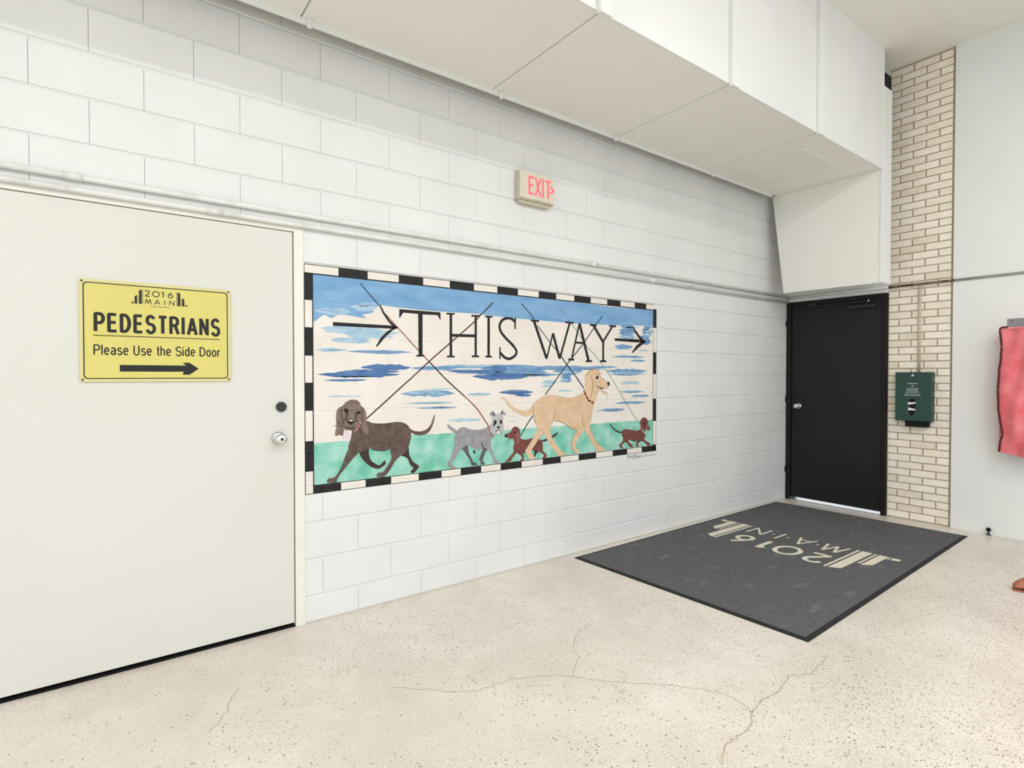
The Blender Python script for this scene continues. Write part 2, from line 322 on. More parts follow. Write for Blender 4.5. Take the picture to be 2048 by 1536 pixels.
# ------------------------------------------------------------------ mural paint traced from image pixels, projected to wall metres (x, z)
MURAL = [
 ('p','sky','','sky',[(-0.2583,1.9187),(0.2687,1.9349),(1.0113,1.9328),(1.0112,1.776),(0.548,1.7677),(0.2579,1.7713),(0.1381,1.7791),(-0.0598,1.7774),(-0.2591,1.7737)],0),
 ('p','sky','','sky',[(0.9856,1.9238),(1.4901,1.9207),(2.0975,1.913),(2.629,1.9266),(2.6298,1.7882),(2.2048,1.7708),(1.7265,1.7569),(1.1644,1.7602),(0.8472,1.7686),(0.8474,1.9185)],0),
 ('P','cloud_stroke','','sky',[(-0.2566,1.779),(-0.0598,1.7809),(0.1381,1.7791),(0.0799,1.7537),(0.099,1.7323),(0.0323,1.7142),(0.0511,1.6955),(-0.0328,1.7028),(-0.1052,1.7052),(-0.1496,1.6831),(-0.1931,1.6978),(-0.253,1.6597)],0),
 ('S','cloud_stroke','','wash',[(-0.2107,1.6251),(0.1473,1.6341)],0.041),
 ('S','cloud_stroke','','wash',[(-0.1936,1.6077),(0.2677,1.6184)],0.0361),
 ('S','cloud_stroke','','wash',[(-0.159,1.5601),(0.0791,1.5646)],0.0375),
 ('S','cloud_stroke','','wash',[(-0.0608,1.5868),(0.2268,1.5928)],0.031),
 ('S','cloud_stroke','','mid',[(-0.0612,1.4992),(0.3485,1.5044)],0.024),
 ('S','cloud_stroke','','wash',[(-0.2369,1.5047),(-0.0611,1.5071)],0.0227),
 ('S','cloud_stroke','','wash',[(-0.0326,1.7575),(0.1283,1.7634)],0.0453),
 ('S','cloud_stroke','','wash',[(-0.2443,1.7168),(-0.0327,1.7241)],0.0437),
 ('S','cloud_stroke','','deep',[(0.0169,1.4091),(0.3418,1.4105)],0.0409),
 ('S','cloud_stroke','','deep',[(-0.2292,1.3677),(0.2668,1.3679)],0.0361),
 ('S','cloud_stroke','','deep',[(-0.1068,1.384),(0.2668,1.3847)],0.0274),
 ('S','cloud_stroke','','deep',[(-0.195,1.3352),(0.059,1.3345)],0.0142),
 ('S','cloud_stroke','','mid',[(0.3344,1.4079),(0.6743,1.4093)],0.0295),
 ('S','cloud_stroke','','deep',[(0.5927,1.3868),(1.1732,1.3879)],0.0293),
 ('S','cloud_stroke','','mid',[(0.5246,1.4198),(1.0243,1.4221)],0.0268),
 ('S','cloud_stroke','','deep',[(0.7825,1.3559),(1.201,1.3557)],0.0533),
 ('S','cloud_stroke','','mid',[(0.2664,1.2508),(0.6528,1.247)],0.0411),
 ('S','cloud_stroke','','mid',[(0.3287,1.2626),(0.6155,1.2601)],0.0196),
 ('S','cloud_stroke','','pale',[(0.2972,1.1924),(0.6445,1.1872)],0.0177),
 ('S','cloud_stroke','','mid',[(0.3707,1.1603),(0.6679,1.155)],0.0138),
 ('S','cloud_stroke','','pale',[(0.5978,1.0725),(0.8565,1.0662)],0.0246),
 ('S','cloud_stroke','','pale',[(0.7397,1.2374),(0.8882,1.2358)],0.0229),
 ('S','cloud_stroke','','pale',[(-0.1694,1.2453),(0.0227,1.2432)],0.0107),
 ('S','cloud_stroke','','pale',[(0.414,1.2779),(0.6623,1.2761)],0.0079),
 ('S','cloud_stroke','','deep',[(0.8468,1.4092),(1.3297,1.411)],0.0496),
 ('S','cloud_stroke','','mid',[(0.8261,1.3917),(1.5941,1.3934)],0.0688),
 ('S','cloud_stroke','','deep',[(0.91,1.3871),(1.0961,1.3874)],0.0553),
 ('S','cloud_stroke','','deep',[(0.8468,1.3561),(1.2698,1.3559)],0.0449),
 ('S','cloud_stroke','','mid',[(1.176,1.4179),(2.0396,1.4214)],0.0331),
 ('S','cloud_stroke','','mid',[(1.4909,1.3942),(1.7961,1.3949)],0.0432),
 ('S','cloud_stroke','','mid',[(1.5487,1.3437),(1.6803,1.3435)],0.0587),
 ('S','cloud_stroke','','pale',[(1.3786,1.3128),(1.5423,1.3122)],0.0287),
 ('S','cloud_stroke','','pale',[(1.3786,1.2844),(1.4911,1.2838)],0.021),
 ('S','cloud_stroke','','deep',[(0.9961,1.246),(1.3081,1.2431)],0.031),
 ('S','cloud_stroke','','deep',[(1.1358,1.223),(1.2877,1.2214)],0.0203),
 ('S','cloud_stroke','','mid',[(2.0398,1.3969),(2.5382,1.398)],0.0428),
 ('S','cloud_stroke','','mid',[(2.0996,1.3705),(2.4964,1.3707)],0.0193),
 ('S','cloud_stroke','','mid',[(1.8801,1.4288),(2.194,1.4302)],0.0166),
 ('S','cloud_stroke','','pale',[(2.2147,1.301),(2.4601,1.3)],0.0302),
 ('S','cloud_stroke','','mid',[(2.2103,1.2281),(2.4972,1.2255)],0.0216),
 ('S','cloud_stroke','','mid',[(2.3496,1.1909),(2.5871,1.1883)],0.0242),
 ('S','cloud_stroke','','mid',[(2.1537,1.1379),(2.5347,1.1323)],0.0216),
 ('S','cloud_stroke','','mid',[(1.9602,1.088),(2.2831,1.082)],0.0273),
 ('S','cloud_stroke','','pale',[(1.5295,1.2485),(1.6899,1.2472)],0.0137),
 ('S','cloud_stroke','','mid',[(2.1111,1.5137),(2.5207,1.5178)],0.0215),
 ('S','cloud_stroke','','mid',[(2.3321,1.4846),(2.5326,1.4862)],0.0196),
 ('S','cloud_stroke','','pale',[(0.8362,1.2359),(0.9365,1.2348)],0.0175),
 ('S','cloud_stroke','','pale',[(1.9169,1.0853),(2.0409,1.0829)],0.0103),
 ('S','cloud_stroke','','pale',[(1.0792,1.0432),(1.1645,1.0411)],0.0073),
 ('S','cloud_stroke','','mid',[(2.1742,1.7376),(2.4363,1.7441)],0.0643),
 ('S','cloud_stroke','','mid',[(2.4611,1.7286),(2.6233,1.7323)],0.0995),
 ('S','cloud_stroke','','mid',[(2.1898,1.6847),(2.412,1.6894)],0.0536),
 ('S','cloud_stroke','','mid',[(2.1442,1.5961),(2.3718,1.5996)],0.0384),
 ('S','cloud_stroke','','pale',[(2.4372,1.5726),(2.5711,1.5744)],0.0132),
 ('S','cloud_stroke','','mid',[(2.4781,1.6521),(2.622,1.6547)],0.0553),
 ('p','grass','','grass',[(-0.25,0.9884),(-0.0636,0.9907),(0.1252,0.9959),(0.3279,0.9995),(0.5124,0.9916),(0.6618,0.9922),(1.0109,0.9932),(1.0108,0.7491),(0.685,0.7531),(0.391,0.7586),(0.0281,0.7559),(-0.2478,0.7586)],0),
 ('p','grass','','grass',[(1.0848,0.9833),(1.27,0.9863),(1.5687,0.9859),(1.8957,0.9833),(2.2552,0.9858),(2.6262,0.9808),(2.6275,0.7594),(2.3037,0.7602),(1.954,0.7642),(1.5692,0.7597),(1.1994,0.7569),(0.8409,0.7596),(0.8412,0.9821)],0),
 ('L','leash','','leash_brown',[(0.0533,1.1111),(0.1455,1.1855),(0.2665,1.2857),(0.3714,1.371),(0.4636,1.4494),(0.6046,1.5616),(0.7952,1.7125),(0.8385,1.7544)],0.0083),
 ('L','leash','','black',[(0.8385,1.7544),(0.895,1.8041),(0.9526,1.8568)],0.0073),
 ('L','leash.a','','leash_rust',[(0.9135,1.0232),(0.8191,1.1429),(0.7216,1.2283)],0.0083),
 ('L','leash.a','','black',[(0.7216,1.2283),(0.5926,1.3313),(0.4636,1.4494)],0.008),
 ('L','leash.f','','leash_rust',[(0.4636,1.4494),(0.3719,1.5346),(0.2677,1.6353),(0.1674,1.7323)],0.0066),
 ('L','leash.f','','black',[(0.1283,1.7802),(0.0707,1.8394),(0.019,1.8933)],0.0055),
 ('L','leash.b','','navy',[(1.8034,1.2647),(1.714,1.3602),(1.6268,1.4434),(1.5743,1.5011)],0.0098),
 ('L','leash.b','','leash_brown',[(1.5743,1.5011),(1.529,1.5436),(1.4527,1.6131),(1.3416,1.7214)],0.0067),
 ('L','leash.b','','black',[(1.3113,1.7664),(1.2576,1.8167),(1.1932,1.869)],0.0065),
 ('L','leash.e','','navy',[(1.1877,0.9377),(1.2462,1.0128),(1.2998,1.0754)],0.0084),
 ('L','leash.c','','navy',[(1.4158,1.2226),(1.5165,1.3265),(1.6268,1.4434),(1.7001,1.5135),(1.7955,1.6056),(1.9506,1.7745),(2.0057,1.829)],0.0084),
 ('L','leash.d','','leash_teal',[(2.4488,0.9542),(2.2543,1.173),(2.0997,1.3548),(1.9515,1.4984),(1.8373,1.5869),(1.7267,1.7024),(1.5542,1.8632)],0.0061),
 ('p','letter','','black',[(0.2623,1.7628),(0.5451,1.7624),(0.5463,1.7107),(0.5242,1.7427),(0.4189,1.7413),(0.4182,1.4906),(0.4335,1.4882),(0.4273,1.4799),(0.3759,1.4788),(0.3759,1.4897),(0.3909,1.49),(0.3887,1.7421),(0.2882,1.7434),(0.262,1.7046)],0),
 ('l','letter.a','','black',[(0.6217,1.7603),(0.6218,1.481)],0.0192),
 ('l','letter.a','','black',[(0.812,1.7596),(0.8116,1.4859)],0.0175),
 ('l','letter.a','','black',[(0.6233,1.6205),(0.8083,1.6244)],0.0186),
 ('l','letter.a','','black',[(0.588,1.7569),(0.6498,1.7593)],0.0113),
 ('l','letter.a','','black',[(0.5919,1.4832),(0.6493,1.4844)],0.0114),
 ('l','letter.a','','black',[(0.7775,1.7562),(0.8469,1.7583)],0.0117),
 ('l','letter.a','','black',[(0.7799,1.4882),(0.8382,1.4894)],0.0117),
 ('l','letter.b','','black',[(0.9157,1.7621),(0.9155,1.4868)],0.0202),
 ('l','letter.b','','black',[(0.8871,1.7573),(0.9467,1.7593)],0.0119),
 ('l','letter.b','','black',[(0.889,1.4892),(0.9429,1.4897)],0.0119),
 ('L','letter.c','','black',[(1.1392,1.7333),(1.113,1.7544),(1.0793,1.7586),(1.0348,1.7452),(1.0073,1.7079),(1.016,1.6639),(1.0625,1.6167),(1.1187,1.5736),(1.1506,1.5337),(1.1392,1.5015),(1.0904,1.4779),(1.0458,1.4888),(1.0094,1.521)],0.0189),
 ('l','letter.c','','black',[(1.1414,1.767),(1.1392,1.6869)],0.0127),
 ('l','letter.c','','black',[(1.0094,1.5567),(1.0094,1.4756)],0.0107),
 ('l','letter.d','','black',[(1.3077,1.755),(1.4292,1.4849)],0.0228),
 ('l','letter.d','','black',[(1.4292,1.4849),(1.488,1.6718)],0.0134),
 ('l','letter.d','','black',[(1.488,1.6718),(1.5562,1.4872)],0.0232),
 ('l','letter.d','','black',[(1.5562,1.4872),(1.6567,1.7599)],0.0186),
 ('l','letter.d','','black',[(1.2778,1.756),(1.3561,1.7541)],0.0141),
 ('l','letter.d','','black',[(1.6104,1.7602),(1.6968,1.7611)],0.0138),
 ('l','letter.e','','black',[(1.676,1.4854),(1.7565,1.7615)],0.0159),
 ('l','letter.e','','black',[(1.7565,1.7615),(1.8559,1.4744)],0.0253),
 ('l','letter.e','','black',[(1.7201,1.613),(1.8094,1.6121)],0.015),
 ('l','letter.e','','black',[(1.64,1.4828),(1.7029,1.4829)],0.0158),
 ('l','letter.e','','black',[(1.8265,1.4719),(1.8913,1.4749)],0.0162),
 ('l','letter.f','','black',[(1.9047,1.7556),(2.0167,1.6255)],0.0237),
 ('l','letter.f','','black',[(2.1222,1.757),(2.0167,1.6317)],0.0175),
 ('l','letter.f','','black',[(2.0167,1.6358),(2.0158,1.4737)],0.0207),
 ('l','letter.f','','black',[(1.8678,1.7557),(1.9434,1.7547)],0.0153),
 ('l','letter.f','','black',[(2.0831,1.758),(2.1649,1.7592)],0.0158),
 ('l','letter.f','','black',[(1.9836,1.4743),(2.0498,1.4753)],0.0166),
 ('p','arrow','','black',[(-0.1413,1.6618),(0.2049,1.6607),(0.2561,1.6497),(0.2105,1.6421),(-0.1414,1.6407)],0),
 ('p','arrow','','black',[(0.132,1.7804),(0.1419,1.7812),(0.1688,1.7327),(0.2022,1.6904),(0.2333,1.6643),(0.2578,1.6498),(0.2247,1.6497),(0.1882,1.6859),(0.156,1.7308)],0),
 ('p','arrow','','black',[(0.1113,1.5319),(0.1433,1.5858),(0.1823,1.624),(0.219,1.6467),(0.2573,1.6503),(0.219,1.6331),(0.1738,1.5923),(0.1222,1.5332)],0),
 ('p','arrow.a','','black',[(2.1484,1.6628),(2.4367,1.6645),(2.5385,1.6474),(2.4286,1.638),(2.1485,1.6418)],0),
 ('p','arrow.a','','black',[(2.3597,1.763),(2.3758,1.766),(2.4481,1.6988),(2.5385,1.6474),(2.4715,1.6483),(2.4201,1.6921)],0),
 ('p','arrow.a','','black',[(2.3527,1.549),(2.4091,1.6102),(2.4715,1.6461),(2.5385,1.6474),(2.4535,1.6039),(2.3688,1.5494)],0),
 ('P','brown_dog','tail','hound',[(0.3172,1.0478),(0.3494,1.0249),(0.382,1.0166),(0.415,1.0168),(0.4484,1.0276),(0.4725,1.052),(0.4871,1.0814),(0.4994,1.1132),(0.5042,1.1108),(0.4978,1.0766),(0.4831,1.0385),(0.4627,1.0096),(0.4339,0.9942),(0.3913,0.9919),(0.3539,1.0036),(0.3309,1.0218)],0),
 ('P','brown_dog','leg','hound_dark',[(0.0091,0.9184),(0.0192,0.8898),(0.0377,0.8642),(0.0709,0.833),(0.1046,0.8156),(0.1302,0.811),(0.1518,0.821),(0.1713,0.8355),(0.1692,0.8512),(0.1627,0.8567),(0.1475,0.8418),(0.1303,0.8313),(0.109,0.8414),(0.0836,0.8599),(0.0711,0.8852),(0.0662,0.9177),(0.0651,0.9418),(0.0256,0.9449)],0),
 ('P','brown_dog','leg','hound_dark',[(0.2712,0.88),(0.3168,0.9263),(0.3258,0.8795),(0.335,0.8576),(0.3534,0.8307),(0.3907,0.8017),(0.3836,0.7854),(0.3578,0.7618),(0.3347,0.7659),(0.337,0.7775),(0.3533,0.7927),(0.3302,0.816),(0.3166,0.8509),(0.2938,0.8676)],0),
 ('P','brown_dog','leg','hound',[(-0.0556,0.9434),(-0.0717,0.9095),(-0.0878,0.8681),(-0.1077,0.8273),(-0.1273,0.7984),(-0.141,0.7883),(-0.1699,0.7857),(-0.1795,0.7734),(-0.1739,0.7631),(-0.1276,0.7578),(-0.1216,0.7745),(-0.1038,0.8036),(-0.08,0.8283),(-0.052,0.8608),(-0.0236,0.8896),(0.0091,0.9184),(0.0421,0.9316),(0.0547,0.9666),(-0.0394,0.9813)],0),
 ('P','brown_dog','leg','hound',[(0.1914,0.9483),(0.2044,0.8939),(0.2087,0.8689),(0.1954,0.8414),(0.1734,0.8107),(0.1516,0.7885),(0.1258,0.7871),(0.113,0.7743),(0.1193,0.7635),(0.1559,0.7595),(0.1776,0.7735),(0.2041,0.8035),(0.2263,0.8384),(0.2576,0.8687),(0.2939,0.8905),(0.3214,0.926),(0.2941,0.9573),(0.2267,0.9622)],0),
 ('P','brown_dog','body','hound',[(-0.0309,1.0593),(0.0098,1.0887),(0.0595,1.0961),(0.0846,1.0848),(0.1313,1.0784),(0.1788,1.0779),(0.2227,1.0818),(0.2629,1.0806),(0.2945,1.072),(0.3172,1.0561),(0.3355,1.0257),(0.3391,0.9961),(0.333,0.9629),(0.3168,0.9221),(0.2713,0.9132),(0.2133,0.9261),(0.1738,0.919),(0.1392,0.9177),(0.1008,0.9249),(0.0671,0.9344),(0.0091,0.9164),(-0.0316,0.9257),(-0.0556,0.9434),(-0.0494,0.9782),(-0.0392,1.0088)],0),
 ('L','brown_dog','crease','hound_dark',[(0.1915,0.9688),(0.2001,0.9312),(0.1738,0.917),(0.1392,0.9157),(0.0839,0.9283)],0.0049),
 ('P','brown_dog','head','hound_light',[(-0.0902,1.187),(-0.0742,1.2059),(-0.0543,1.219),(-0.0302,1.2242),(-0.0059,1.2196),(0.0104,1.2073),(0.0205,1.1872),(0.0258,1.1593),(0.0272,1.1195),(0.0213,1.092),(0.0016,1.0654),(-0.0148,1.0466),(-0.0391,1.0433),(-0.0591,1.0492),(-0.0789,1.0582),(-0.0847,1.0858),(-0.0866,1.1131),(-0.0963,1.1484),(-0.0961,1.1755)],0),
 ('P','brown_dog','ear','hound_light',[(-0.0902,1.187),(-0.1098,1.1799),(-0.1216,1.161),(-0.1265,1.1265),(-0.124,1.0801),(-0.13,1.0496),(-0.132,1.0304),(-0.1243,1.0215),(-0.1067,1.0269),(-0.091,1.02),(-0.083,1.0312),(-0.0809,1.0622),(-0.0874,1.1131),(-0.0974,1.1485),(-0.0981,1.1679)],0),
 ('P','brown_dog','ear','hound_light',[(0.0205,1.1833),(0.039,1.1707),(0.0493,1.1504),(0.0533,1.1184),(0.0561,1.0783),(0.0642,1.0379),(0.0625,1.0172),(0.0425,1.0233),(0.0302,1.0439),(0.0241,1.0721),(0.0285,1.1195),(0.0253,1.1593)],0),
 ('L','brown_dog','crease','hound_dark',[(-0.095,1.1716),(-0.0963,1.1484),(-0.0874,1.1131),(-0.082,1.0856)],0.0054),
 ('L','brown_dog','crease','hound_dark',[(0.0234,1.1792),(0.0265,1.1513),(0.0281,1.1195),(0.023,1.088)],0.004),
 ('L','brown_dog','crease','hound_dark',[(-0.0606,1.1509),(-0.0647,1.1276),(-0.0767,1.1087)],0.0101),
 ('L','brown_dog','crease','hound_dark',[(-0.0083,1.1409),(-0.0113,1.1134),(-0.0024,1.0933)],0.0087),
 ('P','brown_dog','tongue','tongue',[(-0.079,1.0524),(-0.0863,1.012),(-0.0832,0.9962),(-0.0634,0.9862),(-0.0473,0.9937),(-0.0392,1.0206),(-0.0359,1.0439),(-0.0551,1.0529)],0),
 ('P','brown_dog','muzzle','hound',[(-0.0789,1.0699),(-0.0629,1.0768),(-0.043,1.0679),(-0.0228,1.0707),(-0.0148,1.0545),(-0.0229,1.0431),(-0.0391,1.048),(-0.0551,1.0509),(-0.075,1.0541)],0),
 ('P','brown_dog','nose','black',[(-0.0628,1.108),(-0.0468,1.1151),(-0.0267,1.1102),(-0.0178,1.098),(-0.0308,1.0868),(-0.0389,1.0786),(-0.0489,1.0839),(-0.0609,1.0962)],0),
 ('P','brown_dog','nose_shine','cream',[(-0.0548,1.1049),(-0.0408,1.1093),(-0.0259,1.1035),(-0.0388,1.1002)],0),
 ('P','brown_dog','eye','black',[(-0.0804,1.1672),(-0.0704,1.1738),(-0.0565,1.1644),(-0.0606,1.1489),(-0.0713,1.1493)],0),
 ('P','brown_dog','eye','black',[(-0.0123,1.1489),(0.002,1.1562),(0.0163,1.1537),(0.0142,1.1419),(-0.0063,1.1408)],0),
 ('L','brown_dog','whisker','hound_dark',[(-0.1395,1.079),(-0.1142,1.0796),(-0.0868,1.0734)],0.0027),
 ('L','brown_dog','whisker','hound_dark',[(-0.1239,1.0963),(-0.1064,1.0908),(-0.0867,1.08)],0.0023),
 ('L','brown_dog','collar','collar',[(0.0201,1.0953),(0.0077,1.0749),(-0.0046,1.0519),(-0.023,1.04)],0.0103),
 ('l','brown_dog','collar_stud','cream',[(0.0131,1.0853),(0.0189,1.0914)],0.004),
 ('l','brown_dog','collar_stud','cream',[(0.002,1.0681),(0.0077,1.0741)],0.004),
 ('l','brown_dog','collar_stud','cream',[(-0.0079,1.0501),(-0.0022,1.0561)],0.0039),
 ('l','brown_dog','collar_stud','cream',[(-0.0197,1.0406),(-0.014,1.0465)],0.0039),
 ('P','grey_dog','tail','grey_fur',[(0.5931,1.0434),(0.6018,1.0497),(0.6191,1.0344),(0.6454,1.0178),(0.6718,1.001),(0.6629,0.9863),(0.6519,0.987),(0.6278,1.0056),(0.6017,1.0241)],0),
 ('P','grey_dog','leg','grey_dark',[(0.6939,0.8886),(0.7163,0.8676),(0.7388,0.8388),(0.7615,0.8058),(0.7707,0.7816),(0.7844,0.7667),(0.8215,0.7643),(0.8178,0.7772),(0.7937,0.7873),(0.7753,0.8201),(0.757,0.8527),(0.748,0.8998),(0.7253,0.9054)],0),
 ('P','grey_dog','leg','grey_dark',[(0.8686,0.8788),(0.9019,0.8643),(0.8875,0.8417),(0.8733,0.8153),(0.8685,0.7881),(0.8851,0.7708),(0.878,0.7627),(0.8496,0.7663),(0.8496,0.782),(0.8379,0.7988),(0.845,0.8217),(0.8591,0.8481)],0),
 ('P','grey_dog','body','grey_fur',[(0.6674,1.0013),(0.6807,1.0158),(0.7031,1.0241),(0.73,1.0225),(0.7527,1.0116),(0.7894,1.0037),(0.8358,1.0009),(0.8734,1.0046),(0.9068,1.0146),(0.9308,1.0212),(0.9647,0.9714),(0.9696,0.955),(0.9501,0.9403),(0.9356,0.9174),(0.9355,0.8855),(0.9452,0.8489),(0.9598,0.8157),(0.9793,0.7859),(0.999,0.776),(1.0069,0.7583),(0.9695,0.7599),(0.9549,0.7761),(0.9452,0.805),(0.9259,0.8385),(0.9019,0.8604),(0.8733,0.8745),(0.8497,0.8665),(0.8263,0.8645),(0.803,0.8742),(0.7708,0.8903),(0.748,0.9018),(0.7163,0.8946),(0.6939,0.881),(0.6715,0.8522),(0.6494,0.8236),(0.6274,0.7991),(0.6317,0.7835),(0.6537,0.7699),(0.6493,0.7601),(0.6142,0.7644),(0.5969,0.7869),(0.597,0.802),(0.6144,0.8268),(0.6275,0.8522),(0.6407,0.8814),(0.6452,0.9153),(0.6452,0.9457),(0.6506,0.9757)],0),
 ('L','grey_dog','crease','black',[(0.8554,0.9145),(0.8662,0.8889),(0.9019,0.8572)],0.0055),
 ('P','grey_dog','blot','black',[(0.7892,0.8663),(0.803,0.8621),(0.8077,0.8543),(0.8021,0.8392),(0.7938,0.8496)],0),
 ('P','grey_dog','head','grey_light',[(0.9429,1.0962),(0.9697,1.0951),(0.9991,1.0999),(1.0288,1.0966),(1.0348,1.0802),(1.0338,1.056),(1.0387,1.0315),(1.0422,0.9989),(1.0397,0.9748),(1.0238,0.9636),(0.9941,0.9623),(0.9745,0.9635),(0.9598,0.9549),(0.9404,0.9689),(0.9308,0.9973),(0.9284,1.0293),(0.9405,1.0525),(0.9429,1.0763)],0),
 ('P','grey_dog','ear','grey_dark',[(0.9251,1.097),(0.943,1.1193),(0.956,1.1124),(0.9721,1.095),(0.9502,1.0887)],0),
 ('P','grey_dog','ear','grey_dark',[(1.0129,1.0973),(1.0288,1.1224),(1.0423,1.1102),(1.0573,1.0934),(1.0488,1.0869),(1.0338,1.0964)],0),
 ('P','grey_dog','ear_tip','grey_light',[(0.9318,1.0975),(0.943,1.1102),(0.9492,1.1039),(0.9454,1.0937)],0),
 ('P','grey_dog','ear_tip','grey_light',[(1.0338,1.1126),(1.0513,1.0936),(1.0463,1.091),(1.0348,1.1012)],0),
 ('P','grey_dog','eye','black',[(0.9623,1.0574),(0.9745,1.0569),(0.9819,1.0425),(0.9696,1.0271),(0.956,1.0158),(0.9526,1.028),(0.9575,1.0437)],0),
 ('P','grey_dog','eye','black',[(1.009,1.0552),(1.0238,1.0545),(1.0273,1.0402),(1.0164,1.0254),(1.0089,1.0391)],0),
 ('P','grey_dog','nose','black',[(0.9833,1.0095),(0.9991,1.0151),(1.0099,1.0068),(0.9966,0.9987)],0),
 ('P','grey_dog','chin','cream',[(0.9818,0.9751),(0.9991,0.9853),(1.0119,0.9684),(0.9843,0.9653)],0),
 ('L','grey_dog','mouth','black',[(0.9745,0.9708),(0.9818,0.9823),(0.9991,0.9893),(1.0114,0.9765),(1.0149,0.9658)],0.0044),
 ('l','grey_dog','mouth','grey_dark',[(0.9966,0.9987),(0.9991,0.9893)],0.0028),
 ('L','grey_dog','collar','collar_rust',[(0.9092,1.0263),(0.9164,0.9982),(0.9308,0.9695),(0.9525,0.9474)],0.0103),
 ('l','grey_dog','collar_stud','cream',[(0.9068,1.0186),(0.9164,1.018)],0.0036),
 ('l','grey_dog','collar_stud','cream',[(0.9116,1.0004),(0.9212,0.9999)],0.0036),
 ('l','grey_dog','collar_stud','cream',[(0.9192,0.9821),(0.9289,0.9815)],0.0036),
 ('l','grey_dog','collar_stud','cream',[(0.9298,0.9656),(0.9395,0.965)],0.0036),
 ('P','dachshund','tail','charcoal',[(1.3834,0.8898),(1.4365,0.9033),(1.4875,0.9215),(1.5365,0.941),(1.529,0.9223),(1.4933,0.9038),(1.4421,0.8857),(1.3917,0.8799)],0),
 ('P','dachshund','leg','dachs_dark',[(1.3094,0.8317),(1.3586,0.8193),(1.3312,0.7961),(1.3122,0.7673),(1.2986,0.7778),(1.3148,0.8017)],0),
 ('P','dachshund','body','dachs',[(1.135,0.8868),(1.1738,0.9211),(1.2026,0.9109),(1.2342,0.9066),(1.2716,0.9103),(1.3093,0.9141),(1.342,0.9055),(1.3751,0.8947),(1.389,0.8766),(1.3918,0.8465),(1.3957,0.812),(1.4153,0.7975),(1.4293,0.7791),(1.4265,0.76),(1.4142,0.7538),(1.3852,0.7607),(1.403,0.7771),(1.3918,0.7909),(1.3586,0.8099),(1.3312,0.8207),(1.2878,0.8284),(1.2449,0.8151),(1.2105,0.8113),(1.2195,0.7806),(1.2132,0.7595),(1.1806,0.7625),(1.1974,0.7742),(1.1947,0.7911),(1.166,0.8134),(1.1505,0.8148),(1.1196,0.7895),(1.0941,0.7582),(1.0637,0.757),(1.0552,0.7667),(1.0738,0.7813),(1.1043,0.8072),(1.1258,0.83),(1.1237,0.863)],0),
 ('P','dachshund','head','dachs',[(1.0477,0.95),(1.0688,0.9588),(1.0941,0.9654),(1.1094,0.9828),(1.1196,0.9986),(1.1453,1.0041),(1.1712,0.9924),(1.1827,0.9661),(1.1848,0.9245),(1.1723,0.8791),(1.1402,0.8815),(1.1288,0.9037),(1.1196,0.9199),(1.089,0.9261),(1.0638,0.9319),(1.0487,0.941)],0),
 ('P','dachshund','ear','dachs_light',[(1.1479,0.96),(1.1634,0.9673),(1.179,0.9415),(1.1806,0.9083),(1.1702,0.8842),(1.1463,0.886),(1.1412,0.9234)],0),
 ('P','dachshund','nose','black',[(1.0467,0.95),(1.0588,0.955),(1.0698,0.9445),(1.0598,0.9342),(1.0487,0.941)],0),
 ('P','dachshund','eye','dachs_dark',[(1.1258,0.9654),(1.135,0.9698),(1.1443,0.9635),(1.134,0.9547),(1.1258,0.9581)],0),
 ('L','dachshund','mouth','black',[(1.0739,0.9108),(1.0916,0.9178),(1.1104,0.9214)],0.0041),
 ('L','dachshund','outline','dachs_dark',[(1.304,0.8279),(1.2556,0.8193),(1.2026,0.8133),(1.166,0.8163)],0.0042),
 ('P','golden_dog','tail','golden',[(1.0143,1.2083),(1.0441,1.2103),(1.0641,1.1936),(1.0978,1.1601),(1.1456,1.1312),(1.2011,1.1154),(1.2504,1.1163),(1.2861,1.1373),(1.3076,1.1647),(1.3586,1.1801),(1.344,1.1241),(1.3005,1.092),(1.2504,1.0717),(1.2011,1.0817),(1.1387,1.1095),(1.0843,1.1497),(1.0508,1.1929)],0),
 ('P','golden_dog','body','golden',[(1.3076,1.1591),(1.3439,1.1862),(1.4028,1.2119),(1.4703,1.2202),(1.5392,1.2112),(1.6096,1.1979),(1.6813,1.195),(1.7463,1.2084),(1.8042,1.2282),(1.8716,1.1965),(1.9145,1.1404),(1.8976,1.0798),(1.8849,1.0192),(1.8723,0.9588),(1.8981,0.9084),(1.9327,0.8508),(1.9764,0.8106),(2.0294,0.7816),(2.0313,0.7646),(1.9591,0.7643),(1.9243,0.7961),(1.8812,0.8484),(1.8386,0.9061),(1.8134,0.9349),(1.7967,0.9208),(1.7472,0.8819),(1.7227,0.8477),(1.7187,0.8181),(1.7556,0.7852),(1.7524,0.7693),(1.7066,0.7731),(1.6822,0.815),(1.67,0.8516),(1.6901,0.8858),(1.7225,0.9254),(1.7347,0.9456),(1.6899,0.9572),(1.6258,0.9903),(1.5629,1.02),(1.5011,1.0306),(1.4782,1.004),(1.4631,0.9588),(1.4708,0.9238),(1.5013,0.8755),(1.5399,0.8319),(1.5789,0.7938),(1.612,0.7752),(1.6104,0.7635),(1.54,0.7638),(1.5091,0.7995),(1.4633,0.8494),(1.4256,0.9038),(1.4031,0.9395),(1.3735,0.9187),(1.3296,0.8764),(1.2935,0.8341),(1.2863,0.8067),(1.313,0.7779),(1.308,0.7587),(1.272,0.7619),(1.2364,0.8109),(1.2328,0.8334),(1.2648,0.87),(1.3006,0.9123),(1.3296,0.9554),(1.3441,0.9828),(1.3222,1.0179),(1.3077,1.058),(1.3041,1.1087)],0),
 ('L','golden_dog','outline','golden_dark',[(1.7921,1.0658),(1.7881,1.0118),(1.8091,0.9624),(1.8134,0.9349)],0.0042),
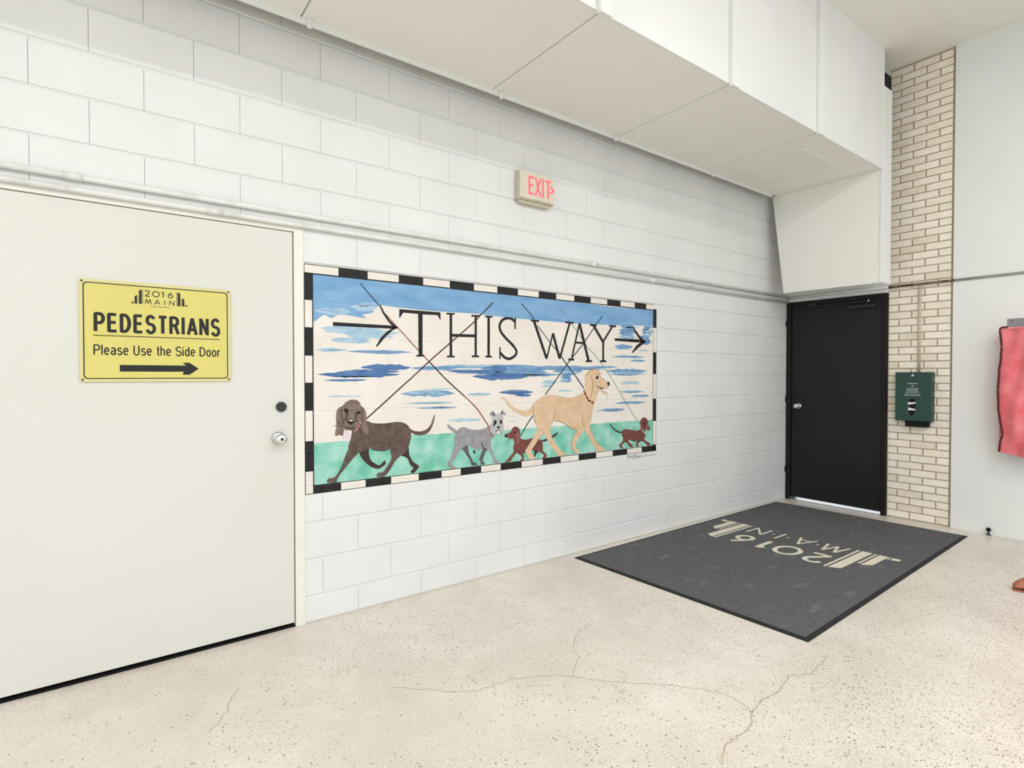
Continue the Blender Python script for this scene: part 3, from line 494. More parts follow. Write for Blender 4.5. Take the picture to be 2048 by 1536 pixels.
 ('L','golden_dog','outline','golden_dark',[(1.7347,0.9456),(1.6901,0.8858),(1.6716,0.8514),(1.6863,0.8087),(1.7107,0.774)],0.0042),
 ('L','golden_dog','outline','golden_dark',[(1.5086,1.1066),(1.501,1.0722),(1.4782,1.004)],0.004),
 ('L','golden_dog','outline','golden_dark',[(1.4031,0.9395),(1.3735,0.9755)],0.004),
 ('L','golden_dog','outline','golden_dark',[(1.8852,0.9337),(1.9327,0.8508),(1.9808,0.809)],0.0043),
 ('L','golden_dog','outline','golden_dark',[(1.5011,1.0288),(1.5629,1.0182),(1.6258,0.9886),(1.6899,0.956),(1.7347,0.9444)],0.0041),
 ('L','golden_dog','outline','golden_dark',[(1.3091,1.159),(1.3041,1.1087),(1.3092,1.0579),(1.3259,1.0149)],0.0039),
 ('P','golden_dog','head','golden',[(1.8205,1.3608),(1.8541,1.3911),(1.9051,1.4097),(1.9482,1.4069),(1.9788,1.3824),(1.9894,1.3484),(2.0274,1.3297),(2.0676,1.3076),(2.0874,1.2981),(2.083,1.2731),(2.0633,1.2596),(2.0099,1.2628),(1.9678,1.2714),(1.9924,1.2556),(2.0455,1.2299),(2.0599,1.2096),(2.0278,1.2165),(1.9749,1.2404),(1.9403,1.1888),(1.9102,1.1375),(1.8378,1.1761),(1.8058,1.2282),(1.825,1.2702),(1.8164,1.3186)],0),
 ('L','golden_dog','outline','golden_dark',[(1.8205,1.3608),(1.8541,1.3911),(1.9051,1.4103),(1.9482,1.4075),(1.9796,1.3824),(1.9903,1.3472),(2.0676,1.307)],0.0037),
 ('P','golden_dog','ear','golden_light',[(1.823,1.3536),(1.8541,1.3681),(1.8839,1.3547),(1.8986,1.2997),(1.8936,1.2387),(1.8716,1.1953),(1.8378,1.2021),(1.8208,1.246),(1.819,1.3065)],0),
 ('L','golden_dog','outline','golden_dark',[(1.8754,1.3608),(1.8925,1.3303),(1.8995,1.2875),(1.8936,1.2387),(1.8716,1.1953)],0.0055),
 ('P','golden_dog','mouth','black',[(1.9417,1.284),(1.9748,1.2682),(2.0276,1.2601),(2.0651,1.2595),(2.01,1.2566),(2.0411,1.2331),(2.0473,1.2286),(1.988,1.2569),(1.9574,1.2684)],0),
 ('P','golden_dog','tongue','tongue',[(1.9924,1.2544),(2.0277,1.2458),(2.0598,1.2296),(2.0473,1.2274)],0),
 ('P','golden_dog','nose','black',[(2.0613,1.3046),(2.081,1.3119),(2.0901,1.2918),(2.083,1.2806),(2.065,1.2883)],0),
 ('P','golden_dog','eye','black',[(1.9328,1.3473),(1.957,1.362),(1.9589,1.3349),(1.9398,1.335)],0),
 ('L','golden_dog','collar','collar_red',[(1.8058,1.2535),(1.8209,1.2158),(1.8547,1.1714),(1.9102,1.1454)],0.0158),
 ('l','golden_dog','collar_stud','cream',[(1.8075,1.2408),(1.8175,1.2334)],0.0048),
 ('l','golden_dog','collar_stud','cream',[(1.8243,1.2073),(1.8344,1.1998)],0.0048),
 ('l','golden_dog','collar_stud','cream',[(1.8454,1.1826),(1.8556,1.175)],0.0049),
 ('l','golden_dog','collar_stud','cream',[(1.8751,1.1623),(1.8854,1.1547)],0.0049),
 ('l','golden_dog','collar_ring','cream',[(1.7974,1.2597),(1.8141,1.2534)],0.0097),
 ('L','golden_dog','drool','pale',[(2.0616,1.2284),(2.0707,1.2075),(2.0636,1.1733)],0.0044),
 ('P','small_dachshund','tail','charcoal',[(2.0932,0.9728),(2.1095,0.9657),(2.1553,0.9252),(2.2203,0.9022),(2.2438,0.8886),(2.1831,0.8988),(2.126,0.932)],0),
 ('P','small_dachshund','body','dachs',[(2.2343,0.9065),(2.2767,0.92),(2.3534,0.9091),(2.4218,0.8985),(2.4763,0.9084),(2.5116,0.8864),(2.534,0.8484),(2.5139,0.8232),(2.5444,0.801),(2.5906,0.781),(2.5897,0.7629),(2.561,0.7617),(2.5222,0.7893),(2.4819,0.8075),(2.454,0.7996),(2.4343,0.7826),(2.4443,0.764),(2.4127,0.7665),(2.4154,0.7971),(2.4341,0.8122),(2.3733,0.8185),(2.3268,0.8347),(2.3172,0.8173),(2.3657,0.7812),(2.3755,0.7628),(2.3348,0.7692),(2.2963,0.8045),(2.2772,0.8124),(2.2414,0.7957),(2.2415,0.7777),(2.2557,0.7657),(2.2209,0.7684),(2.2049,0.7965),(2.2375,0.8165),(2.2515,0.8412),(2.2373,0.8743)],0),
 ('L','small_dachshund','outline','dachs_dark',[(2.3153,0.8336),(2.3733,0.8165),(2.442,0.8083),(2.5019,0.8174)],0.0059),
 ('P','small_dachshund','head','dachs',[(2.464,0.9784),(2.4858,0.9985),(2.5109,1.0073),(2.5413,0.9959),(2.5638,0.9735),(2.5722,0.9396),(2.5898,0.9052),(2.5622,0.8954),(2.5317,0.9019),(2.5187,0.8747),(2.4713,0.9087),(2.4661,0.9453)],0),
 ('P','small_dachshund','face','dachs_light',[(2.5212,0.9623),(2.5567,0.9605),(2.5672,0.9265),(2.5806,0.9023),(2.5571,0.899),(2.5366,0.9282)],0),
 ('P','small_dachshund','eye','dachs_dark',[(2.5091,0.9629),(2.5333,0.965),(2.5396,0.9414),(2.5214,0.9291),(2.5112,0.9429)],0),
 ('P','small_dachshund','nose','black',[(2.5673,0.9065),(2.5847,0.9108),(2.5909,0.8997),(2.5745,0.8947)],0),
 ('L','small_dachshund','collar','cream',[(2.4863,0.9045),(2.5065,0.8834),(2.5339,0.8651)],0.0066),
 ('L','signature','','ink',[(2.3041,0.6847),(2.32,0.7016),(2.3169,0.6749),(2.3361,0.6894),(2.349,0.6807),(2.3618,0.6948),(2.3717,0.6678),(2.3846,0.6906),(2.4008,0.7001),(2.3945,0.6679),(2.4172,0.6932),(2.4305,0.669),(2.4403,0.6857),(2.4536,0.6692),(2.4668,0.6889),(2.4835,0.6731),(2.5002,0.6805),(2.5035,0.6913)],0.0035),
 ('l','signature','','ink',[(2.5137,0.6771),(2.5679,0.6791),(2.6715,0.6758)],0.0028),
 ('L','signature','','ink',[(2.5203,0.6899),(2.5338,0.6954),(2.5508,0.6895)],0.0028),
]
B_TOP=[-0.2995,-0.1084,0.0636,0.259,0.4237,0.6132,0.7979,0.987,1.1642,1.3525,1.5201,1.7015,1.8764,2.0603,2.216,2.3885,2.5345,2.6262]
B_BOT=[-0.2499,-0.0988,0.0462,0.206,0.3892,0.552,0.6936,0.8542,1.015,1.1978,1.3915,1.5668,1.7514,1.9406,2.1285,2.3018,2.4833,2.6669]
B_LEFT=[1.9233,1.7746,1.6258,1.4707,1.3232,1.1695,1.0028,0.8359,0.7159]
B_RIGHT=[1.9312,1.7713,1.5618,1.3744,1.1609,0.9696,0.7666,0.7125]
CRACKS = [[[0.53,-1.997],[0.611,-1.96],[0.66,-1.945],[0.733,-1.946],[0.817,-1.943],[0.904,-1.898],[1.019,-1.877],[1.128,-1.889],[1.296,-1.854],[1.39,-1.898],[1.528,-1.891],[1.608,-1.879]],[[-0.181,-0.856],[-0.091,-0.94],[-0.014,-1.022],[0.09,-1.1],[0.187,-1.112],[0.277,-1.116],[0.337,-1.149],[0.423,-1.187],[0.507,-1.263],[0.575,-1.353],[0.682,-1.463],[0.779,-1.55],[0.864,-1.644],[0.935,-1.756],[0.935,-1.836],[0.905,-1.9]],[[0.507,-1.263],[0.573,-1.218],[0.643,-1.156],[0.703,-1.062],[0.797,-0.981],[0.895,-0.946],[1.016,-0.901]],[[-0.878,-0.72],[-0.838,-0.683],[-0.797,-0.623],[-0.768,-0.537],[-0.73,-0.485]]]

# ================================================================== SETTING
XB = 4.924            # back wall plane
G0, BH, BL = .1452, .2032, .4064   # first block joint, block height and length
ZC = 4.28             # ceiling
ZS = 3.215            # underside of the soffit
X0R, Y0R = -7.6, -6.4 # unseen hall ends, left open and placed to let in more daylight

fl = thing('floor', (0,0,0), 'polished beige concrete floor with exposed aggregate and hairline cracks', 'floor', kind='structure')
bm = bmesh.new()
box(bm, (-16,-15,-.12), (XB+.25,0.25,0)); obj('slab', bm, 'concrete', fl)  # slab extended unseen past the ceiling to bounce daylight upward
for pts in CRACKS:
    bm = bmesh.new(); rr = random.Random(len(pts))
    P = []
    for i in range(len(pts)-1):
        for k in range(5):
            t = k/5; a, b = pts[i], pts[i+1]
            P.append((a[0]+(b[0]-a[0])*t + rr.uniform(-.006,.006), a[1]+(b[1]-a[1])*t + rr.uniform(-.006,.006)))
    P.append(tuple(pts[-1]))
    wd = .0065 if pts[0][0] == .53 else .0036
    flat_ribbon(bm, P, wd, lambda p: (p[0],p[1],.0006)); obj('crack', bm, 'crack', fl, label='thin grey crack in the concrete')
# outside, beyond the black door
tag(obj('floor_outside', BX((XB+.25,-2.2,-.12),(XB+1.6,.8,-.002)), 'mat_logo'), 'pale pavement outside beyond the black door', 'pavement', kind='structure')

bm = bmesh.new(); box(bm, (X0R,Y0R,ZC), (XB+.25,.25,ZC+.12))
tag(obj('ceiling', bm, 'ceiling_paint'), 'high off-white painted plaster ceiling', 'ceiling', kind='structure')

# ---- left wall: painted concrete blocks
DXR = -.356; DXL = -2.42; DZT = 2.133    # cream door leaf
WL = thing('wall_left', (0,0,0), 'white painted concrete block wall carrying the mural', 'wall', kind='structure')
bm = bmesh.new()
box(bm, (-.30,.007,0), (XB,.25,ZC))
box(bm, (X0R,.007,G0+10*BH), (-.30,.25,ZC))
box(bm, (X0R,.007,0), (DXL-.056,.25,G0+10*BH))
box(bm, (DXL-.056,.16,0), (-.30,.25,G0+10*BH))
obj('mortar_joints', bm, 'block_paint', WL)
BMESH = {}
def block_mesh(ln, ht):
    key = (round(ln,3), round(ht,3))
    if key in BMESH: return BMESH[key]
    b = bmesh.new(); gx, gz, cx, c = .0004, .0038, .0006, .0042
    x0,x1,z0,z1 = gx, ln-gx, gz, ht-gz
    F = [b.verts.new(p) for p in ((x0+cx,0,z0+c),(x1-cx,0,z0+c),(x1-cx,0,z1-c),(x0+cx,0,z1-c))]
    K = [b.verts.new(p) for p in ((x0,.0050,z0),(x1,.0050,z0),(x1,.0050,z1),(x0,.0050,z1))]
    D = [b.verts.new(p) for p in ((x0,.03,z0),(x1,.03,z0),(x1,.03,z1),(x0,.03,z1))]
    b.faces.new(F)
    for i in range(4):
        j = (i+1)%4
        b.faces.new((F[i],K[i],K[j],F[j])); b.faces.new((K[i],D[i],D[j],K[j]))
    bmesh.ops.recalc_face_normals(b, faces=b.faces)
    me = bpy.data.meshes.new('concrete_block'); b.to_mesh(me); b.free(); me.materials.append(MATS['block_paint'])
    BMESH[key] = me; return me
def joint_x(row):     # head joints of a row: phase 0 on odd rows, half a block on even rows
    return 0.0 if row % 2 else BL/2
rb = random.Random(3)
for row in range(-1, 16):
    z0 = 0.0 if row == -1 else G0+row*BH; z1 = G0+(row+1)*BH
    xa = -.30 if row < 10 else -2.45
    k = math.floor((xa-joint_x(row))/BL)
    while True:
        a = joint_x(row)+k*BL; b = a+BL; k += 1
        a = max(a, xa); b = min(b, XB)
        if a >= XB-.01: break
        if b-a < .03: continue
        o = bpy.data.objects.new('concrete_block', block_mesh(b-a, z1-z0)); _link(o, WL, (a, rb.uniform(0,.0008), z0))

# ---- cream door with its frame
D1 = thing('door_1', ((DXL+DXR)/2,0,0), 'wide cream steel door with yellow sign, in the block wall', 'door', kind='structure')
leaf = obj('leaf', BX((DXL,.0015,.024),(DXR,.046,DZT-.003), .002), 'door_cream', D1)
bm = bmesh.new()
box(bm, (DXR+.005,-.006,0), (-.300,.12,DZT+.044), .002); box(bm, (DXL-.056,-.006,0), (DXL-.005,.12,DZT+.044), .002)
box(bm, (DXL-.005,-.006,DZT), (DXR+.005,.12,DZT+.044), .002)
box(bm, (DXR-.02,.05,0), (DXR+.01,.12,DZT+.01)); box(bm, (DXL-.02,.05,DZT-.03), (DXR+.02,.12,DZT+.01))
obj('door_frame', bm, 'frame_cream', D1)
obj('gap_shade', BX((DXL-.004,.004,0),(DXR+.004,.155,.006)), 'shadow_black', D1, label='black strip for the shade in the gap under the door')  # added black strip darkens the gap below the leaf like shade
obj('deadbolt', lathe(bmesh.new(), [(0,.0),(0,.026),(.012,.026),(.016,.022),(.016,0.001)], (-.420,.0015,1.196), (0,-1,0)), 'dark_metal', D1, label='dark round deadbolt cap')
kb = obj('knob', lathe(bmesh.new(), [(.006,.014),(.03,.0125),(.036,.02),(.044,.0275),(.056,.0295),(.066,.027),(.072,.018),(.0725,.008)], (-.434,0,1.03), (0,-1,0), 32), 'chrome', D1, smooth=True, label='chrome round door knob')
obj('rose', lathe(bmesh.new(), [(-.001,.034),(.004,.034),(.009,.027),(.010,.015)], (-.434,0,1.03), (0,-1,0), 32), 'brushed_steel', kb, smooth=True)
obj('keyhole', lathe(bmesh.new(), [(.0715,.0085),(.0735,.0075)], (-.434,0,1.03), (0,-1,0), 16), 'dark_metal', kb)

# ---- back wall: plaster, brick pier, black door
DYR = -.975; BYR = -1.470; PYR = -1.484
WB = thing('wall_back', (XB,0,0), 'back wall with beige brick pier beside white plaster', 'wall', kind='structure')
bm = bmesh.new()
box(bm, (XB-.012,PYR,0), (XB+.25,Y0R,ZC), .0)
obj('plaster', bm, 'plaster_paint', WB, label='smooth white painted plaster')
bm = bmesh.new()
box(bm, (XB+.006,PYR,0), (XB+.25,DYR,ZC)); obj('mortar_joints', bm, 'mortar', WB, label='recessed tan mortar')
bm = bmesh.new(); prism(bm, [(XB+.0,BYR-.002),(XB-.012,PYR),(XB+.02,PYR),(XB+.02,BYR-.002)], 'z', 0, ZC); obj('edge_bead', bm, 'mortar', WB)
obj('upper_wall', BX((XB,DYR,2.165),(XB+.25,.25,ZC)), 'plaster_paint', WB)
bm = bmesh.new(); box(bm, (XB,.0,0), (XB+.25,.25,2.17)); obj('wall_return', bm, 'plaster_paint', WB)
CH = .0677; BRL = .2032; zc0 = 2.103 - 31*CH
KM = {}
def brick_mesh(ln, ht, m):
    key = (round(ln,3), round(ht,3), m)
    if key in KM: return KM[key]
    me = bpy.data.meshes.new('brick'); b = BX((0,-ln+.0055,.0045),(.02,-.0055,ht-.0045)); 
    fr = [e for e in b.edges if all(v.co.x < .001 for v in e.verts)]
    bmesh.ops.bevel(b, geom=fr, offset=.0022, segments=1, affect='EDGES'); b.to_mesh(me); b.free()
    me.materials.append(MATS[m]); KM[key] = me; return me
rk = random.Random(11)
row = 0
while True:
    z0 = zc0+row*CH
    if z0 > ZC-.01: break
    za, zb = max(z0, 0), min(z0+CH, ZC)
    off = -1.064 if row % 2 else -1.166         # y of one head joint in this course
    y = off + BRL*3
    while y > BYR-.001:
        a = min(y, DYR); b = max(y-BRL, BYR); y -= BRL
        if a-b < .02 or zb-za < .015: continue
        m = rk.choice(('brick_a','brick_a','brick_b','brick_c','brick_c','brick_b','brick_a','brick_c','brick_b','brick_d') if z0 > 0 else ('brick_d',))
        o = bpy.data.objects.new('brick', brick_mesh(a-b, zb-za, m)); _link(o, WB, (XB+rk.uniform(-.0015,.0015), a, za))
    row += 1

D2 = thing('door_2', (XB,-.49,0), 'black steel exit door with closer and chrome knob in corner', 'door', kind='structure')
bm = bmesh.new()
box(bm, (XB-.03,-.004,0), (XB+.10,-.05,2.159), .003); box(bm, (XB-.03,DYR+.042,0), (XB+.10,DYR+.002,2.159), .003)
box(bm, (XB-.03,-.05,2.112), (XB+.10,DYR+.042,2.159), .003)
obj('door_frame', bm, 'black_frame', D2)
bm = bmesh.new(); pts = [(-.053,.034),(-.93,.030),(-.93,2.109),(-.053,2.109)]
prism(bm, pts, 'x', XB-.008, XB+.036); obj('leaf', bm, 'black_door', D2)
kb = obj('knob', lathe(bmesh.new(), [(.0,.012),(.03,.012),(.037,.02),(.045,.027),(.056,.028),(.064,.024),(.068,.012)], (XB-.008,-.130,1.03), (-1,0,0), 28), 'chrome', D2, smooth=True, label='chrome round door knob')
obj('rose', lathe(bmesh.new(), [(-.001,.033),(.004,.033),(.009,.026)], (XB-.008,-.130,1.03), (-1,0,0), 28), 'brushed_steel', kb, smooth=True)
cl = obj('closer_body', BX((XB-.068,-.625,2.028),(XB-.009,-.885,2.066), .006, 2), 'closer_metal', D2, label='black overhead door closer')
bm = bmesh.new()
tube(bm, [(XB-.04,-.80,2.066),(XB-.04,-.80,2.092)], .010); box(bm, (XB-.055,-.815,2.086), (XB-.040,-.52,2.096)); box(bm, (XB-.062,-.535,2.082), (XB-.03,-.30,2.092))
obj('closer_arm', bm, 'closer_metal', cl)
obj('closer_shoe', BX((XB-.06,-.33,2.088),(XB-.028,-.24,2.126), .003), 'closer_metal', cl)
bm = bmesh.new(); box(bm, (XB-.058,-.832,2.088), (XB-.050,-.818,2.108)); obj('closer_screw', bm, 'brushed_steel', cl)
for z in (1.93, 1.10, .33):
    obj('latch_tab', BX((XB-.045,-.002,z-.03),(XB-.012,-.012,z+.03), .002), 'black_frame', D2)
    obj('screw', lathe(bmesh.new(), [(0,.005),(.003,.004)], (XB-.030,-.03,z-.02), (-1,0,0), 10), 'brushed_steel', D2)
obj('sill', BX((XB-.02,-.05,0),(XB+.24,-.933,.006)), 'brushed_steel', D2, label='worn metal sill under the door')

# ---- boxed soffit along the left wall and its drop panel over the black door
SF = thing('soffit', (2,-.6,ZS), 'white boxed soffit of flat panels along the top of the block wall', 'soffit', kind='structure')
PX = 4.45; YF = -1.080; YK = -.118
js = [-5.2,-4.0,-2.78,-1.56,-.34,.87,2.05,3.225,PX]
for a, b in zip(js[:-1], js[1:]):
    obj('bottom_panel', BX((a+.004,YF,ZS),(b-.004,YK,ZS+.014), .002), 'soffit_paint', SF)
    obj('front_panel', BX((a+.002,YF-.002,ZS-.003),(b-.002,YF+.012,ZC), .0015), 'front_paint', SF)
obj('backing', BX((js[0],YK+.001,ZS+.016),(PX,YK-.02,ZC)), 'soffit_paint', SF)
obj('backing', BX((js[0],YF+.014,ZS+.015),(PX,YK-.022,ZS+.03)), 'soffit_paint', SF)
for x in js[1:-1]:
    obj('batten', BX((x-.03,YF-.032,ZS-.022),(x+.055,YF-.002,ZC), .003), 'front_paint', SF)
for a, b in zip(js[4:-1], js[5:]):
    obj('panel_seam', BX(((a+b)/2+.02,YF-.0035,ZS+.02),((a+b)/2+.026,YF-.001,ZC)), 'soffit_paint', SF)
bm = bmesh.new(); box(bm, (js[0],YK-.004,ZS-.026), (4.36,YK+.014,ZS+.006), .003); obj('edge_trim', bm, 'front_paint', SF, label='white trim strip along the back edge')
for x in (-.30, .93, 2.02, 3.30):
    bm = bmesh.new(); box(bm, (x-.012,YK-.012,ZS-.046), (x+.012,YK-.004,ZS+.0), .002); box(bm, (x-.012,YK-.05,ZS-.006), (x+.012,YK-.006,ZS), .001)
    obj('clip', bm, 'front_paint', SF)
# access hatch
hb = obj('access_hatch', BX((3.46,-.86,ZS-.006),(3.95,-.33,ZS+.002), .002), 'soffit_paint', SF)
for a, b in (((3.43,-.35),(3.97,-.315)), ((3.43,-.885),(3.97,-.85)), ((3.945,-.85),(3.975,-.35)), ((3.435,-.85),(3.455,-.35))):
    obj('hatch_trim', BX((a[0],a[1],ZS-.013),(b[0],b[1],ZS+.002), .002), 'front_paint', hb)
# drop panel: its left edge is cut on a slant, leaving an open wedge beside the block wall
bm = bmesh.new(); prism(bm, [(-.072,ZS+.01),(-1.077,ZS+.01),(-1.077,2.198),(-.195,2.206)], 'x', PX, PX+.016); obj('drop_panel', bm, 'soffit_paint', SF, label='flat white panel over the black door')
obj('return_panel', BX((PX-.002,-1.066,2.2),(PX+.212,-1.081,3.965), .002), 'plaster_paint', SF)
obj('corner_post', BX((PX-.004,-1.062,ZS-.01),(PX+.02,-1.086,ZC-.01), .003), 'front_paint', SF)
obj('corner_post', BX((PX-.004,-1.062,2.2),(PX+.014,-1.084,ZS-.012), .003), 'front_paint', SF)
obj('cavity_shade', BX((PX+.12,-1.0,3.93),(PX+.26,-1.055,4.12)), 'shadow_black', SF, label='black block for the shade in the cavity behind the panel')  # added black block stands in for the shade inside the open cavity

# header board over the black door
tag(obj('trim_1', BX((XB-.012,-.002,2.160),(XB+.01,DYR-.004,2.198), .002), 'plaster_paint'), 'white painted board just above the black door frame', 'trim', kind='structure')

# ================================================================== CONDUITS
def pipe(name, a, b, r, m, label, cps=(), horizontal='x', straps=()):
    t = thing(name, a, label, 'pipe')
    obj('pipe', T([a,b], r, 14), m, t, smooth=True)
    for c in cps:
        p = list(a); q = list(a); i = 0 if horizontal == 'x' else 1
        p[i] = c-.035; q[i] = c+.035
        obj('coupling', T([p,q], r*1.28, 14), m, t, smooth=True)
    for c in straps:
        i = 0 if horizontal == 'x' else 1
        p = list(a); q = list(a); p[i] = c-.009; q[i] = c+.009
        p2 = list(p); q2 = list(q)
        obj('strap', T([p,q], r*1.18, 14), m, t)
    return t
pipe('conduit', (-4.0,-.0155,2.226), (XB-.005,-.0155,2.222), .0140, 'pipe_white', 'upper of two white conduits running along the block wall above the cream door', (-1.28,1.9), straps=(-.55,.55,2.9))
pipe('conduit', (-4.0,-.0210,2.170), (XB-.005,-.0210,2.164), .0135, 'pipe_white', 'lower of two white conduits, directly over the cream door and the mural', (-.73,2.6), straps=(.2,1.4,3.6))
pipe('conduit', (XB-.030,-.005,2.210), (XB-.030,DYR-.01,2.209), .011, 'pipe_white', 'short white conduit across the board above the black door', horizontal='y')
pipe('conduit', (XB-.022,DYR-.012,2.209), (XB-.022,-1.50,2.208), .0105, 'pipe_rust', 'rusty bare conduit crossing the beige brick pier', (-1.03,), horizontal='y')
pipe('conduit', (XB-.022,-1.502,2.208), (XB-.022,-4.2,2.206), .0105, 'pipe_grey', 'pale grey conduit along the white plaster wall', horizontal='y')
t = thing('conduit', (XB-.012,-1.236,1.40), 'thin beige vertical conduit from rusty pipe down to green dispenser', 'pipe')
obj('pipe', T([(XB-.012,-1.236,1.392),(XB-.012,-1.236,2.197)], .0105, 12), 'pipe_beige', t, smooth=True)

# ================================================================== MURAL
MU = thing('mural', (1.18,0,.712), 'painted mural of leashed dogs under THIS WAY lettering with checkered border', 'mural')
WJ = .0085            # half width of a block joint under the paint
def drape(bm):
    """let the paint sink into the block joints, as on the real wall"""
    xs = [v.co.x for v in bm.verts]; zs = [v.co.z for v in bm.verts]
    xa, xb, za, zb = min(xs), max(xs), min(zs), max(zs)
    def cut(co, no): bmesh.ops.bisect_plane(bm, geom=list(bm.verts)+list(bm.edges)+list(bm.faces), plane_co=co, plane_no=no, dist=1e-6)
    for k in range(0, 12):
        z = G0+k*BH
        if za-WJ < z < zb+WJ:
            for d in (-WJ, -.003, .003, WJ): cut((0,0,z+d), (0,0,1))
    k0 = math.floor((xa)/(BL/2)); x = k0*BL/2
    while x < xb+WJ:
        if xb-xa > .08 and xa-WJ < x:
            for d in (-.005, 0, .005): cut((x+d,0,0), (1,0,0))
        x += BL/2
    for v in bm.verts:
        dz = abs((v.co.z-G0+BH/2) % BH - BH/2); dep = 0.0
        if dz < .0035: dep = .0022
        else:
            r = math.floor((v.co.z-G0)/BH); dx = abs((v.co.x-joint_x(r)+BL/2) % BL - BL/2)
            if dx < .001 and xb-xa > .08: dep = .0014
        v.co.y += dep
LAYER = [0]
def paint(name, shapes, m, parent, layer, label=None):
    bm = bmesh.new(); M = lambda p: (p[0], -.0014-.00014*layer, p[1])
    for si, (kind, pts, wd) in enumerate(shapes):
        nv0 = len(bm.verts)
        if kind in 'Pp':
            flat_fill(bm, catmull(pts, 4) if kind == 'P' else pts, M)
        else:
            flat_ribbon(bm, catmull(pts, 5, False) if kind == 'L' else pts, wd, M, None); bm.verts.ensure_lookup_table()
            for v in bm.verts[nv0:]: v.co.y -= .00003*si
    bmesh.ops.triangulate(bm, faces=bm.faces); drape(bm)
    for f in bm.faces:
        f.normal_update()
        if f.normal.y > 0: f.normal_flip()
    org = WLOC[parent.name]; bmesh.ops.translate(bm, verts=bm.verts, vec=-org)
    me = bpy.data.meshes.new(name); bm.to_mesh(me); bm.free(); me.materials.append(MATS['paint_'+m])
    o = bpy.data.objects.new(name, me); _link(o, parent, org)
    if label: o['label'] = label
    return o
XL0, XL1, XR0, XR1 = -.2965, -.2525, 2.627, 2.669
ZT0, ZT1, ZB0, ZB1 = 1.9685, 1.9195, .712, .7560
R4 = lambda a,b,c,d: [(a,c),(b,c),(b,d),(a,d)]
paint('background', [('p', R4(XL0,XR1,ZB0,ZT0), 0)], 'cream', MU, 0, 'cream painted ground of the mural')
# brush strokes of the sky
def stroke_poly(p, q, th, rs):
    n = 16; up = []; dn = []
    for i in range(n+1):
        t = i/n; x = p[0]+(q[0]-p[0])*t; z = p[1]+(q[1]-p[1])*t
        e = min(1.0, t/.28)*min(1.0, (1-t)/.28); e = e**.75
        up.append((x, z+th/2*e*rs.uniform(.62,1.08))); dn.append((x, z-th/2*e*rs.uniform(.55,1.1)))
    return up+dn[::-1][0:]
lay = {'sky':1,'cloud_stroke':2,'grass':3,'leash':4,'letter':6,'arrow':6,'signature':1}
groups = {}; order = []
for e in MURAL:
    if e[1] not in groups: groups[e[1]] = []; order.append(e[1])
    groups[e[1]].append(e)
DOGS = {'brown_dog':'brown hound with white tongue, painted at the left','grey_dog':'grey schnauzer with pricked ears, painted','dachshund':'red-brown dachshund facing left, painted behind the golden dog','golden_dog':'tall golden dog with red collar, painted','small_dachshund':'small red-brown dachshund painted at the right edge'}
rs = random.Random(5)
sc = 0
for part in order:
    es = groups[part]; base = part.split('.')[0]
    if part in DOGS:
        body = [e for e in es if e[2] == 'body'][0]
        bi = es.index(body)
        lb = {'dachshund':7,'golden_dog':13}.get(part, 7)
        root = paint('painted_dog', [(body[0], body[4], body[5])], body[3], MU, lb+bi*.35, DOGS[part])
        for i, e in enumerate(es):
            if e is body: continue
            paint(e[2], [(e[0], e[4], e[5])], e[3], root, lb+i*.35)
    elif base == 'cloud_stroke':
        for e in es:
            if e[0] == 'S':
                p, q = e[4]; th = e[5]; L = q[0]-p[0]
                if th > .22*L or th > .06:      # broad patches are laid in with several dry strokes
                    nb = max(4, int(th/.014))
                    for k in range(nb):
                        f = (k+.5)/nb-.5; a = p[0]+L*rs.uniform(-.05,.22)*(1+abs(f)); b = q[0]-L*rs.uniform(-.05,.22)*(1+abs(f))
                        paint('cloud_stroke', [('p', stroke_poly((max(a,XL1),p[1]+f*th),(min(b,XR0),q[1]+f*th), th/nb*rs.uniform(1.5,2.2), rs), 0)], e[3], MU, 2+sc*.03+k*.004)
                else: paint('cloud_stroke', [('p', stroke_poly(p, q, th, rs), 0)], e[3], MU, 2+sc*.03)
                for k in range(2):
                    dz = rs.uniform(-.45,.45)*th; a = p[0]+L*rs.uniform(-.12,.35); b = q[0]+L*rs.uniform(-.3,.14)
                    a = max(a, XL1); b = min(b, XR0)
                    if b-a > .03: paint('cloud_stroke', [('p', stroke_poly((a,p[1]+dz),(b,q[1]+dz), th*rs.uniform(.14,.3), rs), 0)], rs.choice((e[3],'pale' if e[3] != 'deep' else 'mid')), MU, 2.02+sc*.03)
            else: paint('cloud_stroke', [(e[0], e[4], 0)], e[3], MU, 2+sc*.03)
            sc += 1
    elif base in ('leash','sky','grass'):
        mats = {}
        for e in es: mats.setdefault(e[3], []).append((e[0], e[4], e[5]))
        rt = None
        for k, v in mats.items():
            if base in ('sky','grass'):
                for i, s in enumerate(v): paint(base, [s], k, MU, lay[base]+.5*i)
            elif rt is None: rt = paint(base, v, k, MU, 5.6+order.index(part)*.02)
            else: paint('leash_end' if base == 'leash' else base, v, k, rt, 5.6+order.index(part)*.02)
    else:
        paint(base, [(e[0], e[4], e[5]) for e in es], es[0][3], MU, 6.2 if base != 'signature' else 1)
